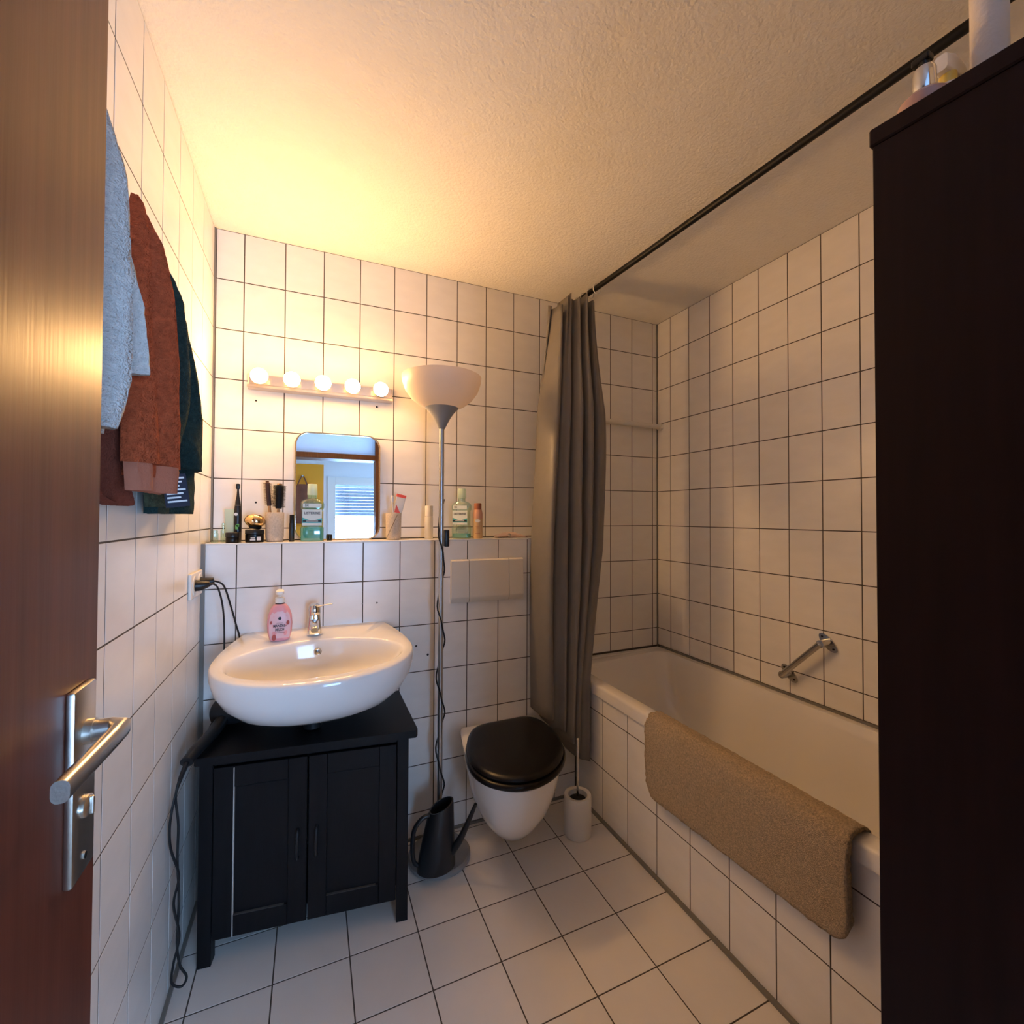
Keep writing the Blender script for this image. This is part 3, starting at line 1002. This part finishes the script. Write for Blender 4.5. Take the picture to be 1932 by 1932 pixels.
# jars
t = simple_lathe('cream_jar', 'small black cream jar in front of the electric toothbrush', 'jar', .092, -.128,
                 [('jar_body', [(.021, 0), (.0225, .002), (.0225, .020), (.021, .022)], M_BLACKGL), ('jar_lid', [(.0235, .022), (.0235, .037), (.022, .039)], M_BLACKPL)])
t = simple_lathe('hair_wax_jar', 'low black jar with white lettering under the gold perfume bottle', 'jar', .163, -.110,
                 [('jar_body', [(.030, 0), (.032, .003), (.032, .030), (.030, .032)], M_BLACKGL), ('jar_lid', [(.0325, .032), (.0325, .047), (.031, .049)], M_BLACKPL)])
obj('label_print', G(box(-.012, .006, -.0330, -.0322, .008, .013), box(.009, .023, -.0300, -.0225, .008, .022), box(-.010, .005, -.0330, -.0322, .016, .019)), M_PRINTW, t)
t = thing('perfume_bottle', 'shiny gold apple-shaped perfume bottle lying on the black jar', 'perfume bottle', (.158, -.110, SZ + .0495), rot=(0, math.radians(10), 0))
obj('gold_body', G(lathe([(.008, .010), (.026, .014), (.036, .026), (.037, .036), (.030, .050), (.016, .059), (.006, .060)], 36, sy=.7)), M_GOLD, t, True, 80)
obj('black_base', G(lathe([(.014, .0025), (.020, .005), (.024, .013), (.012, .016)], 28, .004, 0, 1, .7)), M_BLACKGL, t, True)
# stoneware cup with two round brushes
CUP = [(.026, 0), (.030, .004), (.0325, .02), (.0335, .114), (.0325, .116), (.0305, .114), (.029, .02), (.0, .012)]
cup1 = simple_lathe('stoneware_cup', 'speckled beige stoneware cup holding two round hair brushes', 'cup', .231, -.095, [('cup_body', CUP, M_STONE)])


def hairbrush(label, base, top, r, m_b, seed, rows, nb):
    """round brush: handle inside the cup and a bristle barrel on top"""
    M_, L = rod_to(base, top)
    t = bpy.data.objects.new('hair_brush', None)
    COL.objects.link(t)
    t.matrix_world = M_
    tag(t, label, 'hair brush')
    t.empty_display_size = .03
    obj('handle', G(lathe([(.005, 0), (.006, .01), (.0055, L - .095), (.004, L - .085)], 12)), M_WOOD, t, True)
    obj('barrel', G(lathe([(r * .45, L - .095), (r * .5, L - .09), (r * .5, L - .004), (r * .3, L)], 16)), m_b, t, True)
    rr = random.Random(seed)
    g = Geo()
    for i in range(rows):
        for k in range(nb):
            a = 2 * PI * (k + .5 * (i % 2)) / nb
            zz = L - .09 + .084 * i / (rows - 1)
            d = Vector((math.cos(a), math.sin(a), 0))
            s_ = Vector((-d.y, d.x, 0)) * .0007
            p0, p1 = d * r * .45 + Vector((0, 0, zz)), d * r * rr.uniform(.9, 1.05) + Vector((0, 0, zz + .001))
            u = Vector((0, 0, .0007))
            g.add([p0 - s_, p0 + s_, p0 + u, p1 - s_, p1 + s_, p1 + u], [(0, 1, 4, 3), (1, 2, 5, 4), (2, 0, 3, 5), (3, 4, 5)])
    b_ = obj('bristles', g, m_b, t)
    b_['kind'] = 'stuff'
    obj('end_cap', G(lathe([(r * .4, L), (r * .4, L + .003), (r * .2, L + .005)], 14)), M_GOLD if m_b is M_BRISTLE else M_BROWNB, t, True)


hairbrush('thin round hair brush with brown bristles leaning left in the beige cup', (.221, -.088, SZ + .016), (.202, -.080, SZ + .236), .016, M_BROWNB, 1, 22, 14)
hairbrush('thick round hair brush with black bristles standing in the beige cup', (.240, -.101, SZ + .016), (.2465, -.094, SZ + .226), .024, M_BRISTLE, 2, 26, 26)
simple_lathe('mascara_tube', 'slim black mascara tube standing beside the mirror', 'mascara', .292, -.110,
             [('tube_body', [(.0092, 0), (.0098, .001), (.0098, .072), (.0095, .073)], M_BLACKPL), ('tube_cap', [(.0085, .073), (.0085, .106), (.008, .107)], M_BLACKGL)])


def mouthwash(label, x, y, rotz, liquid):
    t = thing('mouthwash_bottle', label, 'mouthwash', (x, y, SZ), rotz)
    secs_ = [(0, .080, .044), (.004, .088, .050), (.054, .088, .050), (.060, .080, .046), (.064, .079, .045), (.128, .079, .045), (.132, .088, .049),
             (.150, .090, .050), (.160, .082, .046), (.168, .060, .040), (.173, .034, .032), (.186, .032, .030)]
    obj('bottle', G(loft([[(q, w_, zz) for q, w_ in rrect(a, b, .016, 5)] for zz, a, b in secs_])), M_CLEAR, t, True, 40)
    ls = [(zz, a, b) for zz, a, b in secs_ if zz < liquid] or secs_[:2]
    lz = [(.003, .074, .040)] + [(zz, a - .006, b - .006) for zz, a, b in ls[1:]] + [(liquid, ls[-1][1] - .006, ls[-1][2] - .006)]
    obj('liquid', G(loft([[(q, w_, zz) for q, w_ in rrect(a, b, .014, 5)] for zz, a, b in lz])), M_TEAL, t, True, 40)
    obj('cap', G(loft([[(q, w_, zz) for q, w_ in rrect(a, a, .014, 5)] for zz, a in ((.186, .036), (.188, .038), (.226, .036), (.231, .033))])), M_FROST, t, True, 40)
    lb = obj('label_panel', G(box(-.036, .036, -.0240, -.0232, .064, .128)), M_LABELW, t)
    text('label_text', 'LISTERINE', .014, M_PRINTK, lb, (0, -.0243, .113), (PI / 2, 0, 0), .058)
    obj('teal_band', G(prism([(-.036, .074), (.036, .074), (.036, .094), (0, .082), (-.036, .096)], -.0002, .0002)), M_TEALP, lb, loc=(0, -.0243, 0), rot=(PI / 2, 0, 0))
    obj('black_strip', G(box(-.034, .034, -.0247, -.0243, .078, .085)), M_PRINTK, lb)
    obj('strip_print', G(box(-.022, .022, -.0250, -.0247, .0805, .0825), box(-.012, .020, -.0250, -.0243, .066, .071)), M_PRINTW, lb)
    ub = obj('upper_label', G(box(-.034, .034, -.0256, -.0250, .136, .152)), M_LABELW, t)
    text('label_text', '5X', .012, M_PRINTK, ub, (-.020, -.0260, .144), (PI / 2, 0, 0))
    return t


mouthwash('large clear mouthwash bottle with teal liquid standing before the mirror', .366, -.112, 0, .056)
simple_lathe('small_black_cap', 'small black cap standing in front of the mirror glass', 'cap', .433, -.070, [('cap_body', [(.010, 0), (.011, .002), (.011, .022), (.009, .025)], M_BLACKPL)])
cup2 = simple_lathe('stoneware_cup', 'speckled beige stoneware cup holding toothpaste and a white toothbrush', 'cup', .692, -.090, [('cup_body', CUP, M_STONE)])
# toothpaste
M_, L = rod_to((.690, -.092, SZ + .018), (.726, -.088, SZ + .205))
t = bpy.data.objects.new('toothpaste_tube', None)
COL.objects.link(t)
t.matrix_world = M_ @ Matrix.Rotation(PI * .0, 4, 'Z')
tag(t, 'white and red toothpaste tube leaning in the right beige cup', 'toothpaste')


def axis_frame(base, top):
    p, q = Vector(base), Vector(top)
    zc = (q - p).normalized()
    xc = Vector((1, 0, 0))
    yc = zc.cross(xc).normalized()
    xc = yc.cross(zc)
    return Matrix.Translation(p) @ Matrix((xc, yc, zc)).transposed().to_4x4(), (q - p).length


t.matrix_world, L = axis_frame((.688, -.096, SZ + .020), (.728, -.092, SZ + .205))
obj('tube_body', G(loft([[(x, y, zz) for x, y in rrect(w_, d_, d_ * .45, 4)] for zz, w_, d_ in ((.02, .022, .022), (.035, .030, .024), (.09, .036, .017), (.15, .040, .008), (.172, .042, .003))])), M_PRINTW, t, True)
obj('red_band', G(loft([[(x, y, zz) for x, y in rrect(w_, d_, d_ * .45, 4)] for zz, w_, d_ in ((.168, .0424, .0055), (.181, .043, .0028))])), M_REDP, t)
obj('red_print', G(prism([(-.016, .098), (.010, .098), (-.014, .132)], -.0003, .0003)), M_REDP, t, loc=(0, -.0098, 0), rot=(PI / 2, 0, 0))
obj('tube_cap', G(lathe([(.010, 0), (.011, .002), (.010, .02)], 16)), M_WHITEPL, t, True)
t = bpy.data.objects.new('toothbrush', None)
COL.objects.link(t)
t.matrix_world, L = axis_frame((.695, -.088, SZ + .020), (.684, -.100, SZ + .192))
tag(t, 'white toothbrush with rounded head leaning in the right beige cup', 'toothbrush')
obj('handle', G(tube([(0, 0, .0), (0, 0, L - .03)], [.0045, .003], 10)), M_WHITEPL, t, True)
obj('brush_head', G(lathe([(.003, L - .032), (.007, L - .024), (.0075, L - .01), (.004, L)], 16, sy=.7)), M_WHITEPL, t, True)
tag(obj('metal_stick', G(tube([(.655, -.125, SZ + .002), (.702, -.134, SZ + .108)], .0013, 8)), M_CHROME_DULL, None, True),
    'thin metal stick leaning on the right beige cup', 'stick')
simple_lathe('white_bottle', 'slim white cylindrical bottle standing on the ledge left of the lamp pole', 'bottle', .850, -.085,
             [('bottle_body', [(.017, 0), (.0185, .002), (.0185, .100), (.018, .101)], M_WHITEPL), ('bottle_cap', [(.018, .102), (.018, .147), (.0165, .150)], M_WHITEPL)])
mouthwash('nearly empty mouthwash bottle standing right of the lamp pole', 1.006, -.080, math.radians(-38), .022)
t = simple_lathe('spray_can', 'tan deodorant spray can with copper brown cap on the ledge', 'spray can', 1.074, -.112,
                 [('can_body', [(.022, 0), (.0235, .003), (.0235, .09), (.0235, .092)], M_CAN), ('can_shoulder', [(.0235, .092), (.0232, .115), (.019, .132), (.0185, .134)], M_CANP),
                  ('can_cap', [(.0175, .134), (.0175, .160), (.016, .164)], M_CAP)], rotz=math.radians(-20))
obj('oval_label', G(lathe([(.010, 0), (.010, .0004)], 20, sx=1.2, sy=.75)), M_PRINTW, t, loc=(0, -.0238, .082), rot=(PI / 2, 0, 0))
for lz, lw in ((.022, .012), (.056, .009), (.048, .007)):
    obj('label_line', G(box(-lw, lw, -.0244, -.0215, lz, lz + .0018)), M_CAP, t)
# crumpled pouch
t = thing('cosmetic_pouch', 'crumpled pale pink refill pouch lying at the right end of the ledge', 'pouch', (1.262, -.090, SZ), -.1)
rings = []
rr = random.Random(5)
for i in range(13):
    u = i / 12
    w_ = .03 * (1 - .55 * abs(u - .35)) + .008
    h_ = .024 * math.sin(PI * min(1, .12 + u * .95)) + .003
    rings.append([(-.085 + .17 * u + rr.uniform(-.003, .003), w_ * math.cos(2 * PI * k / 16) * rr.uniform(.85, 1.1), max(0, h_ / 2 + h_ / 2 * math.sin(2 * PI * k / 16) * rr.uniform(.8, 1.25))) for k in range(16)])
obj('pouch_body', G(loft(rings)), M_POUCH, t, True, 25)
obj('pouch_cap', G(lathe([(.009, 0), (.009, .006), (.007, .008)], 16)), M_CHROME_DULL, t, True, loc=(-.028, -.030, .012), rot=(math.radians(80), 0, 0))

# ------------------------------------------------------------------ drill holes
for i, (x, y, zz, s_) in enumerate(((.151, 0, 1.851, .004), (.629, 0, 1.873, .005), (.155, 0, 1.434, .004))):
    obj('drill_hole', G(lathe([(s_, 0), (s_, .0006)], 10)), M_HOLE, wall_back, loc=(x, y - .0003, zz), rot=(PI / 2, 0, 0))
for x, zz, s_ in ((.7805, .8207, .005), (.8314, .7783, .005), (.559, 1.019, .003), (.616, 1.019, .004)):
    obj('drill_hole', G(lathe([(s_, 0), (s_, .0006)], 10)), M_HOLE if s_ > .0045 else M_SILICONE, wall_ledge, loc=(x, YL - .0003, zz), rot=(PI / 2, 0, 0))

# ------------------------------------------------------------------ outlet, plugs, cables
ou = thing('power_outlet', 'white double power outlet on the left wall beside the ledge', 'outlet')
obj('plate', G(box(0, .010, -.352, -.188, 1.104, 1.188, .003)), M_WHITEPL, ou)
for yc in (-.308, -.230):
    rc = obj('socket', G(lathe([(.033, 0), (.033, .004), (.020, .004), (.019, .001), (.0, .001)], 24)), M_WHITEPL, ou, True, loc=(.009, yc, 1.146), rot=(0, PI / 2, 0))
c1 = thing('plug_cable', 'black plug and cable in the near socket of the outlet', 'cable')
obj('plug', G(tube([(.012, -.308, 1.146), (.03, -.308, 1.146), (.052, -.304, 1.150)], [.019, .017, .009], 12)), M_BLACKPL, c1, True)
obj('cord', G(tube(smooth_path([(.05, -.304, 1.15), (.072, -.29, 1.135), (.085, -.26, 1.05), (.086, -.235, .92), (.080, -.225, .80), (.066, -.225, .72), (.06, -.25, .675)], 8), .003, 8)), M_CABLE, c1, True)
c2 = thing('plug_cable', 'black plug and cable in the far socket of the outlet', 'cable')
obj('plug', G(tube([(.012, -.230, 1.146), (.03, -.230, 1.146), (.052, -.228, 1.150)], [.019, .017, .012], 12)), M_BLACKPL, c2, True)
obj('cord', G(tube(smooth_path([(.05, -.228, 1.15), (.08, -.222, 1.13), (.10, -.20, 1.05), (.115, -.185, .98), (.126, -.172, .92), (.128, -.166, .82), (.120, -.168, .70)], 8), .003, 8)), M_CABLE, c2, True)

# hair dryer with hanging cord
hd = thing('hair_dryer', 'black hair dryer lying on the left of the vanity top', 'hair dryer')
Hm, HL = rod_to((.058, -.225, VZ + .046), (.180, -.275, VZ + .046))
obj('barrel', Geo().add(*lathe([(.030, 0), (.040, .008), (.043, .03), (.042, .07), (.034, .105), (.030, HL)], 28), Hm), M_BLACKPL, hd, True)
obj('nozzle', Geo().add(*lathe([(.031, HL - .005), (.033, HL + .02), (.028, HL + .04)], 24, sy=.6), Hm), M_BLACKPL, hd, True)
obj('handle', G(tube(smooth_path([(.092, -.25, VZ + .034), (.076, -.36, VZ + .026), (.050, -.455, VZ + .020), (.036, -.510, VZ + .012)], 6), [.021] * 8 + [.020] * 6 + [.018] * 5, 14, .8)), M_BLACKPL, hd, True)
obj('strain_relief', G(tube([(.036, -.51, VZ + .010), (.026, -.545, VZ - .02)], [.007, .004], 10)), M_BLACKPL, hd, True)
obj('cord', G(tube(smooth_path([(.026, -.545, VZ - .02), (.020, -.550, .58), (.026, -.545, .50), (.024, -.54, .40), (.028, -.535, .28), (.024, -.53, .16), (.030, -.525, .09),
                                (.046, -.52, .045), (.034, -.52, .022), (.012, -.525, .045), (.016, -.53, .10), (.030, -.535, .18), (.018, -.545, .28), (.030, -.55, .36), (.012, -.56, .45), (.012, -.565, .53), (.022, -.545, .60), (.04, -.515, VZ + .005)], 8), .0033, 8)), M_CABLE, hd, True)


# ------------------------------------------------------------------ towels on the left wall
def drape(rows, n=44, thick=.012, seed=1, jag=0.):
    """closed cloth body from plan sections: rows of (z, y0, y1, x0, depth, folds, phase)"""
    rr = random.Random(seed)
    rings = []
    for (z0, y0, y1, x0, dep, folds, ph) in rows:
        ring = []
        h = n // 2
        for k in range(h):
            s_ = k / (h - 1)
            y = y0 + (y1 - y0) * s_
            env = math.sin(PI * min(max(s_, .03), .97)) ** .33
            wv = math.sin(2 * PI * folds * s_ + ph + 1.1 * math.sin(3.1 * z0 * 2 + seed))
            x = x0 + dep * env * (.58 + .42 * (wv * (1 - .35 * wv * wv) * 1.3) + .08 * math.sin(4.7 * PI * folds * s_ + 9 * z0 + seed))
            ring.append((x + rr.uniform(-1, 1) * .0012, y + rr.uniform(-1, 1) * .0012, z0 + rr.uniform(-1, 1) * jag))
        for k in range(n - h):
            s_ = 1 - k / (n - h - 1)
            y = y0 + (y1 - y0) * s_
            ring.append((x0 - .0 + .004 * math.sin(PI * s_), y, z0 + rr.uniform(-1, 1) * jag))
        rings.append(ring)
    return rings


def interp_rows(keys, n):
    out = []
    for i in range(n + 1):
        t = i / n * (len(keys) - 1)
        a = min(int(t), len(keys) - 2)
        f = t - a
        f = f * f * (3 - 2 * f) * .5 + f * .5
        out.append(tuple(keys[a][q] + (keys[a + 1][q] - keys[a][q]) * f for q in range(len(keys[0]))))
    return out


def towel_part(name, keys, m, parent, seed, n=26, jag=.0012):
    return obj(name, G(loft(drape(interp_rows(keys, n), 52, seed=seed, jag=jag))), m, parent, True, 70)


# (z, y0, y1, x0, depth, folds, phase)
tw = thing('towel', 'white terry towel hanging nearest the door on left wall', 'towel', group='towels on the left wall')
towel_part('front_drape', [(2.045, -1.335, -1.295, .040, .030, 1, 0), (2.01, -1.36, -1.270, .035, .050, 1.2, .2), (1.88, -1.40, -1.222, .050, .066, 1.5, .4), (1.70, -1.42, -1.192, .058, .066, 2.0, .6),
                           (1.58, -1.42, -1.198, .058, .064, 2.0, .8), (1.505, -1.41, -1.238, .056, .056, 2.0, 1.)], M_TWHITE, tw, 1)
towel_part('back_drape', [(2.03, -1.32, -1.28, .012, .030, 1, 0), (1.88, -1.28, -1.195, .012, .070, 1.5, .5), (1.72, -1.26, -1.155, .016, .095, 1.7, .9), (1.615, -1.26, -1.138, .016, .102, 1.8, 1.2)], M_TWHITE, tw, 2)
to = thing('towel', 'rust orange terry towel hanging between the white and dark green towels', 'towel', group='towels on the left wall')
towel_part('front_drape', [(1.985, -1.066, -1.054, .050, .012, 1, 0), (1.955, -1.080, -1.040, .050, .034, 1.2, .1), (1.91, -1.098, -1.020, .052, .050, 1.3, .2), (1.82, -1.110, -.995, .056, .058, 1.5, .3),
                           (1.68, -1.125, -.960, .058, .062, 1.7, .5), (1.55, -1.130, -.935, .060, .060, 1.7, .6), (1.475, -1.128, -.915, .060, .058, 1.7, .7)], M_TRUST, to, 3)
towel_part('back_drape', [(1.975, -1.062, -1.050, .040, .012, 1, 0), (1.93, -1.08, -1.005, .020, .060, 1.2, .2), (1.82, -1.08, -.945, .014, .092, 1.4, .3), (1.68, -1.08, -.902, .012, .098, 1.5, .5),
                          (1.55, -1.08, -.890, .012, .092, 1.5, .6), (1.455, -1.07, -.885, .012, .086, 1.5, .7)], M_TRUST, to, 9)
towel_part('woven_border', [(1.478, -1.122, -.920, .062, .054, 1.7, .7), (1.425, -1.118, -.928, .064, .050, 1.7, .8)], M_TRUSTFLAT, to, 4, 4, .0005)
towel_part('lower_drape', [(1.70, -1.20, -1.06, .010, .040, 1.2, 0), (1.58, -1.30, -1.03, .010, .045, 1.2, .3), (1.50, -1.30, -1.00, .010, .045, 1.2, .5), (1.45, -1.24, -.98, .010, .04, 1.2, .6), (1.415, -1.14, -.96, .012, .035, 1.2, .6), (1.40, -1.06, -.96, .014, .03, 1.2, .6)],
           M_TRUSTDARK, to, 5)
tg = obj('care_tag', G(box(-.0012, .0012, -.021, .021, -.034, .034)), M_TAG, to, loc=(.108, -.985, 1.432), rot=(math.radians(8), 0, math.radians(-62)))
obj('tag_print', G(*[box(.0012, .0016, -.017, .017 - .005 * (k % 3), .024 - .008 * k, .0275 - .008 * k) for k in range(7)]), M_PRINTW, tg)
tn = thing('towel', 'dark green towel hanging nearest the light bar on left wall', 'towel', group='towels on the left wall')
towel_part('front_drape', [(1.970, -.789, -.778, .034, .012, 1, 0), (1.945, -.802, -.755, .030, .032, 1.2, .1), (1.90, -.822, -.715, .028, .056, 1.4, .2), (1.80, -.835, -.665, .026, .068, 1.5, .3), (1.65, -.85, -.610, .026, .075, 1.6, .5), (1.55, -.85, -.545, .026, .070, 1.6, .6),
                           (1.505, -.84, -.495, .030, .060, 1.6, .6)], M_TGREEN, tn, 6)
towel_part('back_drape', [(1.93, -.79, -.72, .010, .03, 1, 0), (1.75, -.80, -.585, .010, .042, 1.6, .4), (1.55, -.83, -.520, .010, .055, 1.7, .6), (1.385, -.83, -.505, .012, .060, 1.7, .8)], M_TGREEN, tn, 7)
towel_part('folded_side', [(1.90, -.850, -.815, .030, .035, 1, 0), (1.70, -.90, -.845, .030, .045, 1, .3), (1.50, -.92, -.84, .030, .045, 1, .4), (1.40, -.88, -.80, .028, .035, 1, .4)], M_TGREENL, tn, 8)
for y_, lb in ((-1.305, 'towel hook on left wall holding the white towel'), (-1.055, 'towel hook on left wall holding the rust orange towel'), (-.778, 'towel hook on left wall holding the dark green towel')):
    zt = 1.995 if y_ < -1.2 else (1.96 if y_ < -.9 else 1.95)
    hk = thing('wall_hook', lb, 'hook', group='towel hooks on the left wall')
    obj('hook_arm', G(tube(smooth_path([(0, y_, zt - .01), (.03, y_, zt - .012), (.045, y_, zt + .004)], 4), .004, 8)), M_CHROME_DULL, hk, True)
    obj('hook_plate', G(box(0, .004, y_ - .012, y_ + .012, zt - .03, zt + .01, .001, 1)), M_CHROME_DULL, hk)

# ------------------------------------------------------------------ open door with handle
DX = .130
door = thing('door_1', 'open red-brown wooden door at the left edge', 'door')
door['kind'] = 'structure'
DY = -1.4165
obj('door_leaf', G(box(DX - .040, DX, YF + .015, DY, .008, 2.035, .0015, 1)), M_DOOR, door)
hpl = obj('handle_plate', G(box(DX, DX + .0085, DY - .078, DY - .024, .985, 1.192, .003, 2)), M_ALU, door, True, 30)
hy, hz = DY - .050, 1.140
obj('rosette', G(tube([(DX + .008, hy, hz), (DX + .016, hy, hz)], .0135, 24)), M_ALU, hpl, True)
hl = obj('lever', G(loft([[(DX + .010, hy + a, hz + b) for a, b in rrect(.020, .022, .009, 4)],
                          [(DX + .030, hy + a, hz + b) for a, b in rrect(.020, .022, .009, 4)],
                          [(DX + .041 + a * .6, hy - .010 + a, hz + b) for a, b in rrect(.022, .022, .007, 4)],
                          [(DX + .041 + a * .8, hy - .032 + a * .3, hz + b) for a, b in rrect(.018, .021, .007, 4)],
                          [(DX + .038 + a * .9, hy - .135, hz + b) for a, b in rrect(.015, .020, .006, 4)]])), M_ALU, hpl, True, 35)
obj('lock_turn', G(lathe([(.014, 0), (.014, .003), (.011, .005), (.004, .0055)], 20, sx=.8)), M_ALU, hpl, True, loc=(DX + .0085, hy, 1.058), rot=(0, PI / 2, 0))
obj('turn_grip', G(box(DX + .012, DX + .0165, hy - .002, hy + .002, 1.048, 1.068, .0015)), M_ALU, hpl)
for zz in (1.104, 1.004):
    obj('screw', G(lathe([(.004, 0), (.004, .0012)], 10)), M_CHROME_DULL, hpl, loc=(DX + .0085, hy, zz), rot=(0, PI / 2, 0))
obj('lock_strip', G(box(DX - .030, DX - .012, DY - .0002, DY + .0012, .97, 1.20)), M_ALU, door)

# ------------------------------------------------------------------ tall dark cabinet on the right
KX, KY, KZ = 1.050, -1.768, 1.902
kb = thing('tall_cabinet', 'tall very dark brown cabinet at the right edge', 'cabinet', (KX, KY, 0), math.radians(7))
KXW, KYW = KX, KY
KX, KY, KB = 0., 0., -.43
obj('side_panel', G(box(KX, KX + .02, KB, KY, .0, KZ - .024, .001, 1)), M_DARKWOOD, kb)
obj('side_panel', G(box(KX + .42, KX + .44, KB, KY, .0, KZ - .024, .001, 1)), M_DARKWOOD, kb)
obj('top_board', G(box(KX - .003, KX + .443, KB - .002, KY + .003, KZ - .024, KZ, .002, 1)), M_DARKWOOD, kb)
obj('back_panel', G(box(KX + .02, KX + .42, KB, KB + .01, .0, KZ - .024)), M_DARKWOOD, kb)
for zz0, zz1 in ((.08, .98), (.985, KZ - .028)):
    d_ = obj('door', G(box(KX + .022, KX + .418, KY - .018, KY, zz0, zz1, .001, 1)), M_DARKWOOD, kb)
    obj('knob', G(lathe([(.006, 0), (.006, .012), (.012, .018), (.010, .026)], 16)), M_BLACKMETAL, d_, True, loc=(KX + .38, KY, (.90 if zz0 < .5 else 1.06)), rot=(-PI / 2, 0, 0))
obj('plinth', G(box(KX + .02, KX + .42, KY - .03, KY - .012, 0, .078)), M_DARKWOOD, kb)

KT = KZ + .0003
t = thing('pump_bottle', 'pale rose pump bottle with silver collar on the tall cabinet', 'pump bottle', (1.100, -1.803, KT))
obj('bottle', G(lathe([(.026, 0), (.028, .004), (.028, .026), (.020, .034), (.012, .037)], 24)), M_PINKBOT, t, True)
obj('silver_collar', G(lathe([(.012, .037), (.0125, .040), (.0125, .066), (.011, .070)], 20)), M_CHROME, t, True)
ph = obj('pump_stem', G(lathe([(.006, .070), (.006, .080)], 12)), M_BLACKPL, t, True)
obj('pump_nozzle', G(box(-.007, .007, -.008, .012, .079, .088, .002)), M_BLACKPL, t)
t = thing('trigger_sprayer', 'white trigger spray bottle on the tall cabinet', 'spray bottle', (1.152, -1.806, KT))
obj('bottle', G(lathe([(.026, 0), (.028, .004), (.028, .040), (.013, .056), (.013, .064)], 24)), M_WHITEPL, t, True)
obj('neck', G(lathe([(.0095, .064), (.0095, .080)], 16)), M_YELLOW, t, True)
obj('sprayer_head', G(loft([[(x0, y, zz + z0) for y, zz in rrect(w_, h_, .004, 3)] for x0, z0, w_, h_ in ((-.018, .090, .014, .022), (.0, .092, .018, .026), (.028, .093, .016, .018), (.036, .093, .012, .012))])), M_WHITEPL, t, True, 30)
obj('trigger', G(tube(smooth_path([(.014, 0, .084), (.022, 0, .070), (.018, 0, .056)], 4), .004, 8)), M_WHITEPL, t, True)
t = thing('paper_roll', 'tall white paper roll standing on the tall cabinet', 'paper roll', (1.140, -1.852, KT))
obj('roll', G(lathe([(.0165, 0), (.0178, .002), (.0178, .255), (.0165, .257), (.008, .257), (.008, .2)], 36)), M_SPONGE, t, True)
obj('loose_edge', G(box(.0165, .0190, -.008, .0, .002, .255)), M_SPONGE, t)

# ------------------------------------------------------------------ bag hanging in the hallway (mirror)
bag = thing('hanging_bag', 'brown leather bag hanging on the ochre wall seen in the mirror', 'bag')
rings = []
for zz, w_, d_ in ((1.57, .10, .04), (1.60, .15, .07), (1.75, .17, .08), (1.95, .15, .07), (2.05, .09, .05), (2.08, .04, .03)):
    rings.append([(.245 + x, HY + .075 + y, zz) for x, y in rrect(w_ * 2, d_ * 1.2, d_ * .5, 4)])
obj('bag_body', G(loft(rings)), M_BAG, bag, True)
obj('strap', G(tube(smooth_path([(.18, HY + .06, 2.05), (.22, HY + .05, 2.16), (.245, HY + .045, 2.20), (.27, HY + .05, 2.16), (.31, HY + .06, 2.05)], 6), .008, 8)), M_BAG, bag, True)
obj('wall_peg', G(tube([(.245, HY + .02, 2.19), (.245, HY + .07, 2.195)], .01, 10)), M_PRINTW, bag, True)
